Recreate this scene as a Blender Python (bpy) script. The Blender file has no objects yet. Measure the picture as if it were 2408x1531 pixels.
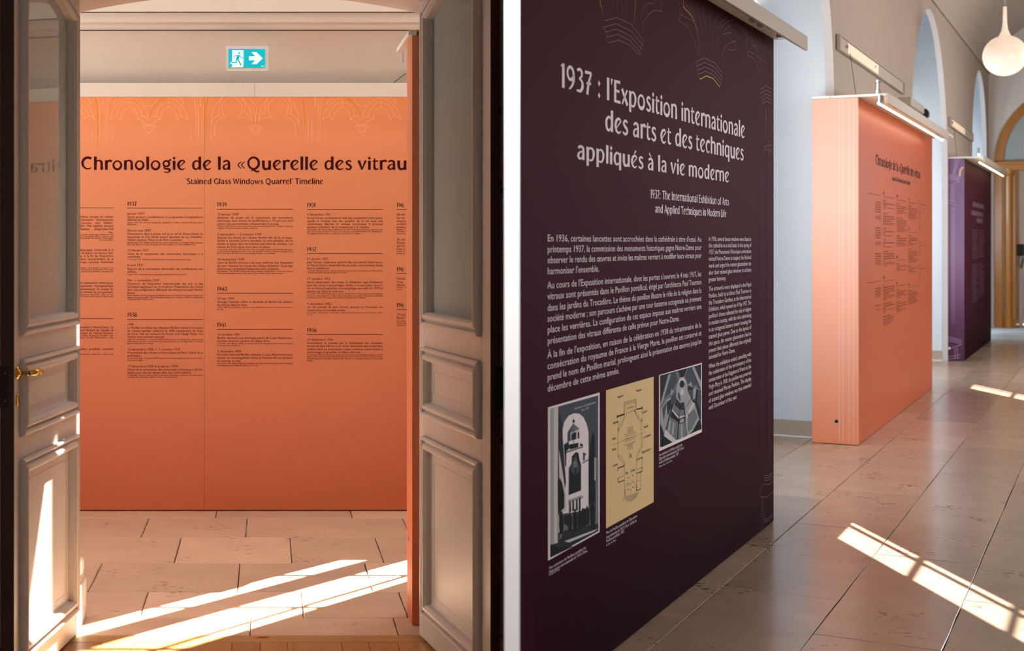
import bpy, math, random, numpy as np
from mathutils import Matrix, Vector
SC = bpy.context.scene
COL = SC.collection
F, PX, PY, HC = 3357.0, 630.0, 570.0, 1.45      # focal length in pixels, level camera, eye height

# ------------------------------------------------------------------ camera
cd = bpy.data.cameras.new('camera'); cam = bpy.data.objects.new('camera', cd); COL.objects.link(cam)
cam.location = (0, 0, HC); cam.rotation_euler = (math.pi/2, 0, 0)
cd.sensor_width = 36; cd.lens = F/2408*36
cd.shift_x = (1204-PX)/2408; cd.shift_y = (PY-765.5)/2408
cd.clip_end = 200
cd.dof.use_dof = True; cd.dof.focus_distance = 6.6; cd.dof.aperture_fstop = 4.0
SC.camera = cam
SC.view_settings.view_transform = 'Standard'; SC.view_settings.look = 'None'
SC.view_settings.gamma = 1; SC.view_settings.use_curve_mapping = False
SC.view_settings.exposure = 0.0
TH = math.atan2(2002, 3357)                      # the hall runs 30.8 degrees to the right
HALL = Matrix.Rotation(-TH, 4, 'Z')              # local x = across the hall, local y = along it
WORLD = Matrix.Identity(4)

# ------------------------------------------------------------------ sky, sun, stand-in daylight lamps
w = bpy.data.worlds.new('sky'); SC.world = w; w.use_nodes = True
bg = w.node_tree.nodes['Background']; bg.inputs[0].default_value = (.62, .78, 1, 1); bg.inputs[1].default_value = 1.2
def lamp(name, kind, loc, direction, energy, color=(1, 1, 1), frame=WORLD, **kw):
    d = bpy.data.lights.new(name, kind); d.energy = energy; d.color = color
    for k, v in kw.items(): setattr(d, k, v)
    o = bpy.data.objects.new(name, d); COL.objects.link(o)
    R = Vector(direction).to_track_quat('-Z', 'Z').to_matrix().to_4x4()
    o.matrix_world = frame @ Matrix.Translation(loc) @ R
    return o
lamp('sun', 'SUN', (0, 20, 20), (-.022, -.79, -.40), 42.0, (1, .95, .86), angle=.006)
# far narrow spot lamp added in place of the sun, through the corridor's high window
K = 15.0
lamp('corridor_sun_spot', 'SPOT', (1.9+.9*K, 7.9+K, 5.0+2.3*K), (-.9, -1, -2.3), 1.5e6, (1, .95, .86),
     spot_size=.2, spot_blend=0, shadow_soft_size=.10)
# area lamps added for daylight
def day_fill(name, loc, direction, sx, sy, energy, color, frame=HALL):
    return lamp(name, 'AREA', loc, direction, energy, color, frame, shape='RECTANGLE', size=sx, size_y=sy)
DAY = (.70, .85, 1)
day_fill('hall_day_fill', (2.62, 6.5, 2.3), (-1, .1, -.1), 1.7, 2.8, 48, (.96, .98, 1))
day_fill('hall_day_fill', (2.62, 12.5, 2.3), (-1, .0, -.1), 1.7, 2.8, 140, (.96, .98, 1))
day_fill('hall_day_fill', (2.62, 19, 2.3), (-1, .0, -.1), 1.7, 2.8, 140, (.96, .98, 1))
day_fill('hall_day_fill', (1.6, -2.6, 2.3), (-.1, 1, -.1), 1.8, 2.6, 36, (.96, .98, 1))  # added fill from behind the camera, no window there
day_fill('bay_day_fill', (-2.33, 8.75, 1.95), (1, .75, 0), .7, 2.1, 66, DAY)  # bay lamps added on the blank wall beside each window to whiten the bays
day_fill('bay_day_fill', (-2.33, 16.6, 1.95), (1, .75, 0), .7, 2.3, 82, DAY)
day_fill('bay_day_fill', (-2.33, 23.0, 1.95), (1, .75, 0), .7, 2.3, 130, DAY)
day_fill('corridor_day_fill', (-.3, 5.9, 3.35), (0, .25, -1), 3.4, .8, 20, (1, .98, .96), WORLD)  # added fill hidden above the door head, no opening there
day_fill('corridor_day_fill', (-2.55, 6.3, 1.9), (1, .05, 0), 1.4, 2.4, 46, (1, .98, .97), WORLD)  # added lamp for the light from the left, before a closed wall
day_fill('corridor_day_fill', (1.9, 7.8, 4.6), (-.75, -1, -1.6), .6, 2.6, 60, (.93, .97, 1), WORLD)  # added at the upper window to brighten the left leaf
day_fill('room_fill', (-.6, .3, 2.2), (-.05, 1, -.1), 1.2, 1.4, 2.5, (1, .95, .9), WORLD)  # added fill near the camera for the wall behind the glass
# unseen spot lamp added to burn the middle strip out to white
PT = (1204-PX)/F
lamp('gutter_spot', 'SPOT', (PT*3.0, 2.42, 3.12), (0, .33, -1), 420, (1, .98, .96), spot_size=.62, spot_blend=.2, shadow_soft_size=.02)

# ------------------------------------------------------------------ helpers
def col(hexs):
    h = hexs.lstrip('#'); c = [int(h[i:i+2], 16)/255 for i in (0, 2, 4)]
    return tuple(x/12.92 if x <= .04045 else ((x+.055)/1.055)**2.4 for x in c) + (1,)
def mat(name, c, rough=.5, spec=.5, metal=0, noise=0, nscale=8, bump=0, bscale=60, emit=None, estr=0, coat=0, vary=0, alpha=1):
    m = bpy.data.materials.new(name); m.use_nodes = True; nt = m.node_tree; b = nt.nodes['Principled BSDF']
    c = col(c) if isinstance(c, str) else c
    b.inputs['Base Color'].default_value = c; b.inputs['Roughness'].default_value = rough
    b.inputs['Specular IOR Level'].default_value = spec; b.inputs['Metallic'].default_value = metal
    b.inputs['Coat Weight'].default_value = coat; b.inputs['Coat Roughness'].default_value = .12
    b.inputs['Alpha'].default_value = alpha
    if emit: b.inputs['Emission Color'].default_value = col(emit); b.inputs['Emission Strength'].default_value = estr
    tc = nt.nodes.new('ShaderNodeTexCoord')
    if noise or vary:
        hs = nt.nodes.new('ShaderNodeHueSaturation'); hs.inputs['Color'].default_value = c
        n = nt.nodes.new('ShaderNodeTexNoise'); n.inputs['Scale'].default_value = nscale; n.inputs['Detail'].default_value = 6
        nt.links.new(tc.outputs['Object'], n.inputs['Vector'])
        mr = nt.nodes.new('ShaderNodeMapRange'); mr.inputs[1].default_value = .3; mr.inputs[2].default_value = .7
        mr.inputs[3].default_value = 1-noise; mr.inputs[4].default_value = 1+noise
        nt.links.new(n.outputs['Fac'], mr.inputs[0])
        src = mr.outputs[0]
        if vary:
            oi = nt.nodes.new('ShaderNodeObjectInfo'); m2 = nt.nodes.new('ShaderNodeMapRange')
            m2.inputs[3].default_value = 1-vary; m2.inputs[4].default_value = 1+vary
            nt.links.new(oi.outputs['Random'], m2.inputs[0])
            mm = nt.nodes.new('ShaderNodeMath'); mm.operation = 'MULTIPLY'
            nt.links.new(src, mm.inputs[0]); nt.links.new(m2.outputs[0], mm.inputs[1]); src = mm.outputs[0]
        nt.links.new(src, hs.inputs['Value']); nt.links.new(hs.outputs[0], b.inputs['Base Color'])
    if bump:
        n = nt.nodes.new('ShaderNodeTexNoise'); n.inputs['Scale'].default_value = bscale; n.inputs['Detail'].default_value = 5
        bp = nt.nodes.new('ShaderNodeBump'); bp.inputs['Strength'].default_value = bump; bp.inputs['Distance'].default_value = .003
        nt.links.new(tc.outputs['Object'], n.inputs['Vector'])
        nt.links.new(n.outputs['Fac'], bp.inputs['Height']); nt.links.new(bp.outputs[0], b.inputs['Normal'])
    return m
def gradient_mat(name, stops, rough, spec=.4, coat=0, z0=0, z1=2.5):
    """a vertical colour gradient: stops = [(height 0..1, colour)]"""
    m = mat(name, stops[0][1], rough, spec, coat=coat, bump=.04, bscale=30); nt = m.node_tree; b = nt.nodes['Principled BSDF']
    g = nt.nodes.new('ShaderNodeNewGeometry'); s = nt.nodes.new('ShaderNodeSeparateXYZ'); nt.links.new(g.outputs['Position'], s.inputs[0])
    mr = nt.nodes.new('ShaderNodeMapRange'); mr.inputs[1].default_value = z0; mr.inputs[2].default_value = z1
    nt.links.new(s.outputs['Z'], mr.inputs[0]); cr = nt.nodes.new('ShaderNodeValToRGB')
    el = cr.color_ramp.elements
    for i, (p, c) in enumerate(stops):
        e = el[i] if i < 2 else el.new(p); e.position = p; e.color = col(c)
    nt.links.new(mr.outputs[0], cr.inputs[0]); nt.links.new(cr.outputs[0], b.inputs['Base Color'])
    return m
def stone_mat(name, c, rough, vary, pits=.5, spec=.5, coat=0.0, streak=(5, 22, 5), sk=.2):
    m = mat(name, c, rough, spec, noise=.08, nscale=3, vary=vary, coat=coat); nt = m.node_tree; b = nt.nodes['Principled BSDF']
    tc = nt.nodes.new('ShaderNodeTexCoord'); geo = nt.nodes.new('ShaderNodeNewGeometry')
    src = b.inputs['Base Color'].links[0].from_socket
    # fine sediment streaks
    mp = nt.nodes.new('ShaderNodeMapping'); mp.inputs['Scale'].default_value = streak; nt.links.new(geo.outputs['Position'], mp.inputs[0])
    n = nt.nodes.new('ShaderNodeTexNoise'); n.inputs['Scale'].default_value = 1.5; n.inputs['Detail'].default_value = 8; nt.links.new(mp.outputs[0], n.inputs['Vector'])
    mr = nt.nodes.new('ShaderNodeMapRange'); mr.inputs[1].default_value = .35; mr.inputs[2].default_value = .7; mr.inputs[3].default_value = .0; mr.inputs[4].default_value = sk
    nt.links.new(n.outputs['Fac'], mr.inputs[0])
    mx = nt.nodes.new('ShaderNodeMix'); mx.data_type = 'RGBA'; mx.inputs[7].default_value = col('#8a6a4c'); nt.links.new(mr.outputs[0], mx.inputs[0]); nt.links.new(src, mx.inputs[6])
    # dark pits gathered in patches
    n1 = nt.nodes.new('ShaderNodeTexNoise'); n1.inputs['Scale'].default_value = 3.1; n1.inputs['Detail'].default_value = 2; nt.links.new(geo.outputs['Position'], n1.inputs['Vector'])
    mp2 = nt.nodes.new('ShaderNodeMapping'); mp2.inputs['Scale'].default_value = (1, 1.6, 1); nt.links.new(geo.outputs['Position'], mp2.inputs[0])
    n2 = nt.nodes.new('ShaderNodeTexNoise'); n2.inputs['Scale'].default_value = 26; n2.inputs['Detail'].default_value = 4; nt.links.new(mp2.outputs[0], n2.inputs['Vector'])
    a = nt.nodes.new('ShaderNodeMath'); a.operation = 'MULTIPLY_ADD'; a.inputs[1].default_value = .9
    nt.links.new(n1.outputs['Fac'], a.inputs[0]); nt.links.new(n2.outputs['Fac'], a.inputs[2])
    r2 = nt.nodes.new('ShaderNodeMapRange'); r2.inputs[1].default_value = 1.16; r2.inputs[2].default_value = 1.2; r2.inputs[3].default_value = 0; r2.inputs[4].default_value = pits
    nt.links.new(a.outputs[0], r2.inputs[0])
    m2 = nt.nodes.new('ShaderNodeMix'); m2.data_type = 'RGBA'; m2.inputs[7].default_value = col('#4b3f38')
    nt.links.new(r2.outputs[0], m2.inputs[0]); nt.links.new(mx.outputs[2], m2.inputs[6]); nt.links.new(m2.outputs[2], b.inputs['Base Color'])
    bp = nt.nodes.new('ShaderNodeBump'); bp.inputs['Strength'].default_value = .07; bp.inputs['Distance'].default_value = .004
    nt.links.new(n.outputs['Fac'], bp.inputs['Height']); nt.links.new(bp.outputs[0], b.inputs['Normal'])
    return m
def wood_mat(name, c1, c2, rough=.4, axis=1, vary=.1):
    m = mat(name, c1, rough, .5, coat=.2); nt = m.node_tree; b = nt.nodes['Principled BSDF']
    tc = nt.nodes.new('ShaderNodeTexCoord'); mp = nt.nodes.new('ShaderNodeMapping')
    s = [34, 34, 34]; s[axis] = 2.2; mp.inputs['Scale'].default_value = s
    oi = nt.nodes.new('ShaderNodeObjectInfo'); ad = nt.nodes.new('ShaderNodeVectorMath'); ad.operation = 'ADD'
    mu = nt.nodes.new('ShaderNodeMath'); mu.operation = 'MULTIPLY'; mu.inputs[1].default_value = 40
    nt.links.new(oi.outputs['Random'], mu.inputs[0]); nt.links.new(tc.outputs['Object'], ad.inputs[0]); nt.links.new(mu.outputs[0], ad.inputs[1])
    nt.links.new(ad.outputs[0], mp.inputs[0])
    n = nt.nodes.new('ShaderNodeTexNoise'); n.inputs['Scale'].default_value = 1; n.inputs['Detail'].default_value = 5; nt.links.new(mp.outputs[0], n.inputs['Vector'])
    mx = nt.nodes.new('ShaderNodeMix'); mx.data_type = 'RGBA'; mx.inputs[6].default_value = col(c1); mx.inputs[7].default_value = col(c2)
    nt.links.new(n.outputs['Fac'], mx.inputs[0])
    hs = nt.nodes.new('ShaderNodeHueSaturation'); m2 = nt.nodes.new('ShaderNodeMapRange'); m2.inputs[3].default_value = 1-vary; m2.inputs[4].default_value = 1+vary
    nt.links.new(oi.outputs['Random'], m2.inputs[0]); nt.links.new(m2.outputs[0], hs.inputs['Value']); nt.links.new(mx.outputs[2], hs.inputs['Color'])
    nt.links.new(hs.outputs[0], b.inputs['Base Color'])
    return m

class MB:
    """collects polygons, then links them as one mesh object"""
    def __init__(s): s.v = []; s.f = []; s.n = 0
    def add(s, vs, fs):
        s.v += [tuple(p) for p in vs]; s.f += [tuple(i+s.n for i in f) for f in fs]; s.n += len(vs); return s
    def box(s, a, b, bev=0):
        x0, y0, z0 = [min(a[i], b[i]) for i in range(3)]; x1, y1, z1 = [max(a[i], b[i]) for i in range(3)]
        if bev <= 0:
            return s.add([(x0,y0,z0),(x1,y0,z0),(x1,y1,z0),(x0,y1,z0),(x0,y0,z1),(x1,y0,z1),(x1,y1,z1),(x0,y1,z1)],
                         [(0,3,2,1),(4,5,6,7),(0,1,5,4),(1,2,6,5),(2,3,7,6),(3,0,4,7)])
        e = min(bev, (x1-x0)/2.01, (y1-y0)/2.01, (z1-z0)/2.01)
        def ring(z, d, ins):
            X0, X1, Y0, Y1 = x0+ins, x1-ins, y0+ins, y1-ins
            return [(X0+d,Y0,z),(X1-d,Y0,z),(X1,Y0+d,z),(X1,Y1-d,z),(X1-d,Y1,z),(X0+d,Y1,z),(X0,Y1-d,z),(X0,Y0+d,z)]
        rs = [ring(z0, e*.01, e), ring(z0+e, e, 0), ring(z1-e, e, 0), ring(z1, e*.01, e)]
        vs = sum(rs, []); fs = [tuple(range(7, -1, -1)), tuple(range(24, 32))]
        for k in range(3):
            for i in range(8): fs.append((k*8+i, k*8+(i+1) % 8, (k+1)*8+(i+1) % 8, (k+1)*8+i))
        return s.add(vs, fs)
    def lathe(s, prof, c=(0,0,0), n=24, axis='z'):
        vs = []; fs = []
        for r, h in prof:
            for i in range(n):
                t = 2*math.pi*i/n; p = (r*math.cos(t), r*math.sin(t), h)
                if axis == 'x': p = (h, r*math.cos(t), r*math.sin(t))
                if axis == 'y': p = (r*math.cos(t), h, r*math.sin(t))
                vs.append((p[0]+c[0], p[1]+c[1], p[2]+c[2]))
        for k in range(len(prof)-1):
            for i in range(n): fs.append((k*n+i, k*n+(i+1) % n, (k+1)*n+(i+1) % n, (k+1)*n+i))
        fs.append(tuple(range(n-1, -1, -1))); fs.append(tuple(range((len(prof)-1)*n, len(prof)*n)))
        return s.add(vs, fs)
    def tube(s, pts, r, n=8):
        pts = [Vector(p) for p in pts]; vs = []; fs = []
        rr = r if isinstance(r, (list, tuple)) else [r]*len(pts)
        for i, p in enumerate(pts):
            d = (pts[min(i+1, len(pts)-1)]-pts[max(i-1, 0)]).normalized()
            u = d.cross(Vector((0, 0, 1)))
            if u.length < .05: u = d.cross(Vector((1, 0, 0)))
            u.normalize(); v = d.cross(u)
            for k in range(n):
                t = 2*math.pi*k/n; vs.append(p+u*math.cos(t)*rr[i]+v*math.sin(t)*rr[i])
        for i in range(len(pts)-1):
            for k in range(n): fs.append((i*n+k, i*n+(k+1) % n, (i+1)*n+(k+1) % n, (i+1)*n+k))
        fs.append(tuple(range(n-1, -1, -1))); fs.append(tuple(range((len(pts)-1)*n, len(pts)*n)))
        return s.add(vs, fs)
    def prism(s, poly, fn, d0, d1):
        """extrude a 2D polygon: fn(p, d) -> point"""
        n = len(poly); vs = [fn(p, d0) for p in poly]+[fn(p, d1) for p in poly]
        return s.add(vs, [tuple(range(n-1, -1, -1)), tuple(range(n, 2*n))]+[(i, (i+1) % n, n+(i+1) % n, n+i) for i in range(n)])
    def build(s, name, m, parent=None, loc=(0, 0, 0), frame=WORLD, smooth=False):
        me = bpy.data.meshes.new(name)
        vs = np.array(s.v, dtype=np.float64)-np.array(loc)
        me.from_pydata(vs.tolist(), [], s.f); me.update()
        if m: me.materials.append(m)
        if smooth: me.shade_smooth()
        o = bpy.data.objects.new(name, me); COL.objects.link(o)
        if parent: o.parent = parent
        else: o.matrix_world = frame @ Matrix.Translation(loc)
        return o
def thing(name, label, cat, loc, frame=WORLD, group=None):
    o = bpy.data.objects.new(name, None); COL.objects.link(o); o.empty_display_size = .1
    o.matrix_world = frame @ Matrix.Translation(loc)
    o['label'] = label; o['category'] = cat; o['_loc'] = loc
    if group: o['group'] = group
    return o
def part(t, name, mb, m, label=None, smooth=False):
    o = mb.build(name, m, t, tuple(t['_loc']), smooth=smooth)
    if label: o['label'] = label
    if name.endswith(('lettering', 'lines')) or name in ('white_symbols', 'print_tone', 'running_figure'): o['kind'] = 'stuff'
    return o
def sub(p, t, name, mb, m, label=None, smooth=False):
    o = mb.build(name, m, p, tuple(t['_loc']), smooth=smooth)
    if name in ('print_tone', 'plan_drawing'): o['kind'] = 'stuff'
    if label: o['label'] = label
    return o
def struct(name, mb, m, frame=WORLD, label=None, loc=(0, 0, 0)):
    o = mb.build(name, m, None, loc, frame); o['kind'] = 'structure'
    if label: o['label'] = label
    return o
def inset(poly, d):
    n = len(poly); out = []
    ar = sum(poly[i][0]*poly[(i+1) % n][1]-poly[(i+1) % n][0]*poly[i][1] for i in range(n)); sg = 1 if ar > 0 else -1
    for i in range(n):
        p0, p1, p2 = poly[i-1], poly[i], poly[(i+1) % n]
        def nrm(a, b):
            dx, dy = b[0]-a[0], b[1]-a[1]; l = math.hypot(dx, dy); return (-dy/l*sg, dx/l*sg)
        n1, n2 = nrm(p0, p1), nrm(p1, p2); k = 1+n1[0]*n2[0]+n1[1]*n2[1]
        out.append((p1[0]+(n1[0]+n2[0])/k*d, p1[1]+(n1[1]+n2[1])/k*d))
    return out
def moulding(poly, prof, fn):
    """a mitred moulding round a polygon: prof = [(inset, height)]"""
    mb = MB(); n = len(poly); rings = [[fn(p, h) for p in inset(poly, d)] for d, h in prof]
    fs = []
    for k in range(len(rings)-1):
        for i in range(n): fs.append((k*n+i, k*n+(i+1) % n, (k+1)*n+(i+1) % n, (k+1)*n+i))
    return mb.add(sum(rings, []), fs)

# plane helpers: a pixel of the photograph on a plane at constant v of the hall, or constant Y
def hv(px, v):
    t = (px-PX)/F; s, c = math.sin(TH), math.cos(TH)
    Y = v/(c*t-s); return Y, Y*(s*t+c)          # depth, distance along the hall
def hp(px, py, v):
    Y, a = hv(px, v); return a, HC+(PY-py)/F*Y
def wp(px, py, Y): return (px-PX)/F*Y, HC+(PY-py)/F*Y

# ------------------------------------------------------------------ lettering
GC = {}
def _raw(body):
    c = bpy.data.curves.new('glyph', 'FONT'); c.body = body; c.resolution_u = 2
    o = bpy.data.objects.new('glyph', c); COL.objects.link(o)
    dg = bpy.context.evaluated_depsgraph_get(); me = o.evaluated_get(dg).to_mesh(); me.calc_loop_triangles()
    v = np.array([p.co[:2] for p in me.vertices]).reshape(-1, 2); f = [tuple(t.vertices) for t in me.loop_triangles]
    bpy.data.objects.remove(o); bpy.data.curves.remove(c)
    return v, f
_hh = _raw('HH')[0]; HHW = _hh[:, 0].max()-_hh[:, 0].min(); CAP = _hh[:, 1].max()
def glyph(ch):
    if ch not in GC:
        h = _raw('H'+ch+'H')[0]; adv = (h[:, 0].max()-h[:, 0].min()-HHW)/CAP
        v, f = _raw(ch) if ch != ' ' else (np.zeros((0, 2)), [])
        GC[ch] = (v/CAP, f, adv)
    return GC[ch]
def ell(cx, cy, rx, ry, a0, a1, n=12):
    return [(cx+rx*math.cos(math.radians(a0+(a1-a0)*i/n)), cy+ry*math.sin(math.radians(a0+(a1-a0)*i/n))) for i in range(n+1)]
# display face of the headings: strokes on a unit capital height, (points, (width start, width middle, width end))
W_ = .155
def S(*p): return list(p)
D = {
 'C': (.80, [(ell(.47,.5,.37,.42,52,308,18), (.17,.15,.06))]),
 'G': (.84, [(ell(.47,.5,.37,.42,52,300,18), (.14,.14,.09)), (S((.73,.0),(.73,.42)), (.13,.12,.13))]),
 'Q': (.96, [(ell(.47,.5,.36,.43,0,360,24), (.15,.12,.15)), (S((.28,-.08),(.48,-.02),(.68,-.13),(.86,-.08)), (.03,.12,.09))]),
 'E': (.60, [(S((.14,1),(.14,0)), (W_,W_*.9,W_)), (S((.14,.95),(.55,.95)), (.1,.09,.12)), (S((.14,.53),(.48,.53)), (.09,.08,.11)), (S((.14,.05),(.57,.05)), (.1,.09,.12))]),
 'T': (.70, [(S((.36,.95),(.36,0)), (W_,W_*.9,W_)), (S((.02,.94),(.70,.94)), (.13,.09,.13))]),
 'S': (.58, [(S((.5,.86),(.36,.95),(.2,.93),(.11,.8),(.16,.64),(.33,.5),(.48,.36),(.5,.2),(.38,.06),(.2,.04),(.05,.12)), (.12,.15,.12))]),
 'W': (1.06, [(S((.05,1),(.28,.02)), (W_,.12,.09)), (S((.28,.02),(.5,.9)), (.08,.09,.09)), (S((.5,.9),(.76,.02)), (.15,.13,.1)), (S((.76,.02),(1.0,1)), (.08,.09,.12))]),
 'A': (.78, [(S((.04,0),(.38,1)), (.08,.09,.1)), (S((.38,1),(.74,0)), (.12,.15,.17)), (S((.17,.32),(.6,.32)), (.08,.08,.08))]),
 'I': (.26, [(S((.13,1),(.13,0)), (W_,W_*.9,W_))]),
 'L': (.54, [(S((.13,1),(.13,0)), (W_,W_*.9,W_)), (S((.13,.05),(.52,.05)), (.1,.09,.13))]),
 'M': (.94, [(S((.1,0),(.16,1)), (.09,.09,.1)), (S((.16,1),(.47,.15)), (.15,.14,.1)), (S((.47,.15),(.76,1)), (.08,.09,.09)), (S((.76,1),(.84,0)), (.15,.14,.16))]),
 'h': (.70, [(S((.13,1),(.13,0)), (W_*1.1,W_*.9,W_)), (S((.17,.55),(.28,.68),(.42,.69),(.54,.6),(.56,.42),(.56,0)), (.05,.14,.16))]),
 'n': (.70, [(S((.13,.72),(.13,0)), (W_*1.1,W_*.9,W_)), (S((.17,.55),(.28,.68),(.42,.69),(.54,.6),(.56,.42),(.56,0)), (.05,.14,.16))]),
 'm': (1.06, [(S((.13,.72),(.13,0)), (W_*1.1,W_*.9,W_)), (S((.17,.55),(.28,.68),(.4,.69),(.5,.6),(.52,.42),(.52,0)), (.05,.14,.16)), (S((.55,.55),(.66,.68),(.78,.69),(.89,.6),(.91,.42),(.91,0)), (.05,.14,.16))]),
 'r': (.48, [(S((.13,.72),(.13,0)), (W_*1.1,W_*.9,W_)), (S((.17,.52),(.27,.66),(.38,.69),(.5,.62)), (.05,.13,.15))]),
 'o': (.72, [(ell(.35,.355,.265,.31,100,460,22), (.09,.15,.09))]),
 'l': (.27, [(S((.135,1),(.135,0)), (W_*1.12,W_*.9,W_))]),
 'i': (.27, [(S((.135,.68),(.135,0)), (W_*1.12,W_*.9,W_))]),
 'g': (.66, [(ell(.31,.46,.2,.21,0,360,18), (.13,.1,.13)), (S((.46,.62),(.54,.72),(.64,.74)), (.06,.1,.13)), (S((.25,.27),(.16,.17),(.24,.09),(.42,.08),(.55,.0),(.52,-.12),(.36,-.19),(.14,-.14)), (.06,.14,.05))]),
 'e': (.62, [(S((.54,.60),(.46,.68),(.33,.69),(.17,.58),(.10,.38),(.15,.16),(.28,.04),(.42,.04),(.56,.13)), (.07,.16,.05)), (S((.15,.2),(.56,.62)), (.04,.05,.08))]),
 'd': (.70, [(S((.50,.55),(.40,.66),(.27,.66),(.13,.52),(.11,.30),(.17,.11),(.30,.05),(.42,.12),(.50,.24)), (.06,.15,.06)), (S((.56,1),(.56,0)), (W_*1.1,W_*.9,W_))]),
 'a': (.62, [(S((.10,.58),(.24,.68),(.38,.66),(.47,.54),(.47,0)), (.11,.12,.16)), (S((.43,.42),(.28,.40),(.13,.30),(.10,.16),(.19,.05),(.31,.07),(.43,.20)), (.05,.13,.05))]),
 'u': (.70, [(S((.13,.7),(.13,.28),(.2,.09),(.34,.05),(.46,.13),(.52,.26)), (.17,.15,.05)), (S((.56,.7),(.56,0)), (W_*1.1,W_*.9,W_))]),
 's': (.50, [(S((.43,.6),(.32,.68),(.18,.65),(.12,.53),(.2,.42),(.36,.31),(.42,.18),(.33,.06),(.2,.04),(.05,.12)), (.09,.14,.09))]),
 'v': (.60, [(S((.06,.7),(.28,.02)), (.17,.14,.1)), (S((.28,.02),(.53,.7)), (.06,.09,.13))]),
 'w': (.90, [(S((.06,.7),(.25,.02)), (.16,.13,.1)), (S((.25,.02),(.43,.66)), (.06,.08,.08)), (S((.43,.66),(.64,.02)), (.13,.12,.1)), (S((.64,.02),(.84,.7)), (.06,.08,.12))]),
 'x': (.58, [(S((.05,.7),(.52,0)), (.15,.14,.16)), (S((.5,.7),(.06,0)), (.1,.08,.09))]),
 't': (.44, [(S((.17,.86),(.16,.5),(.16,.2),(.22,.07),(.32,.05),(.43,.10)), (.08,.15,.05)), (S((.02,.64),(.41,.66)), (.06,.09,.1))]),
 'p': (.72, [(S((.13,.72),(.13,-.26)), (W_*1.1,W_*.9,W_)), (S((.18,.55),(.3,.67),(.44,.67),(.57,.54),(.59,.34),(.52,.13),(.38,.03),(.2,.08)), (.05,.15,.06))]),
 'q': (.72, [(S((.5,.6),(.38,.68),(.25,.66),(.13,.52),(.11,.3),(.17,.11),(.3,.04),(.44,.1),(.52,.2)), (.08,.15,.06)), (S((.57,.7),(.57,-.26)), (W_*1.1,W_*.9,W_))]),
 'b': (.70, [(S((.13,1),(.13,0)), (W_*1.1,W_*.9,W_)), (S((.18,.55),(.3,.67),(.44,.67),(.57,.54),(.58,.34),(.5,.12),(.34,.03),(.18,.1)), (.05,.15,.06))]),
 'c': (.56, [(S((.5,.58),(.4,.68),(.27,.66),(.13,.52),(.11,.3),(.18,.11),(.32,.03),(.5,.12)), (.13,.15,.05))]),
 'f': (.42, [(S((.4,.93),(.28,.95),(.19,.85),(.18,.6),(.18,0)), (.12,.13,.16)), (S((.03,.64),(.37,.66)), (.07,.09,.1))]),
 'k': (.62, [(S((.13,1),(.13,0)), (W_*1.1,W_*.9,W_)), (S((.5,.7),(.2,.36)), (.1,.08,.07)), (S((.26,.42),(.56,0)), (.08,.13,.16))]),
 'y': (.60, [(S((.06,.7),(.3,.04)), (.17,.14,.1)), (S((.53,.7),(.3,.02),(.16,-.24)), (.12,.08,.1))]),
 '\u00ab': (.62, [(S((.3,.62),(.08,.36),(.3,.1)), (.05,.07,.05)), (S((.54,.62),(.32,.36),(.54,.1)), (.05,.07,.05))]),
 "'": (.20, [(S((.12,1.0),(.08,.74)), (.14,.09,.03))]),
 ':': (.34, []), '-': (.4, [(S((.05,.36),(.35,.36)), (.09,.09,.09))]),
 '1': (.34, [(S((.04,.86),(.2,.97)), (.05,.08,.09)), (S((.2,.99),(.2,0)), (.14,W_*.9,W_))]),
 '9': (.64, [(ell(.3,.68,.21,.26,0,360,18), (.12,.1,.12)), (S((.52,.68),(.52,.44),(.42,.2),(.22,.02)), (.13,.12,.06))]),
 '3': (.56, [(S((.08,.9),(.26,.97),(.4,.88),(.4,.7),(.22,.57)), (.1,.12,.07)), (S((.22,.57),(.42,.48),(.46,.26),(.32,.07),(.05,.06)), (.06,.15,.08))]),
 '7': (.54, [(S((.04,.93),(.5,.95)), (.12,.1,.1)), (S((.5,.95),(.3,.5),(.2,0)), (.09,.12,.15)), (S((.14,.47),(.48,.49)), (.08,.08,.08))]),
 '8': (.60, [(ell(.3,.74,.18,.21,0,360,16), (.1,.11,.1)), (ell(.3,.27,.22,.24,0,360,16), (.12,.14,.12))]),
 '4': (.60, [(S((.38,.98),(.06,.3)), (.08,.08,.08)), (S((.05,.3),(.56,.3)), (.1,.09,.1)), (S((.42,.7),(.42,0)), (.12,.14,.16))]),
 '0': (.70, [(ell(.35,.49,.27,.45,0,360,22), (.14,.11,.14))]),
 '5': (.56, [(S((.46,.94),(.16,.94)), (.1,.1,.08)), (S((.15,.95),(.13,.56)), (.08,.09,.09)), (S((.13,.56),(.3,.61),(.45,.48),(.46,.25),(.32,.07),(.06,.06)), (.06,.15,.08))]),
 '2': (.56, [(S((.08,.84),(.22,.97),(.38,.93),(.44,.76),(.34,.48),(.08,.06)), (.1,.14,.07)), (S((.07,.06),(.5,.06)), (.1,.1,.13))]),
 '6': (.64, [(ell(.34,.31,.22,.27,0,360,18), (.12,.11,.12)), (S((.12,.31),(.13,.56),(.24,.8),(.44,.97)), (.13,.13,.06))]),
}
ACC = {'\u00e9': ('e', (.3,.78,.46,1.0)), '\u00e8': ('e', (.4,.78,.22,1.0)), '\u00e0': ('a', (.36,.78,.16,1.0))}
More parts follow.
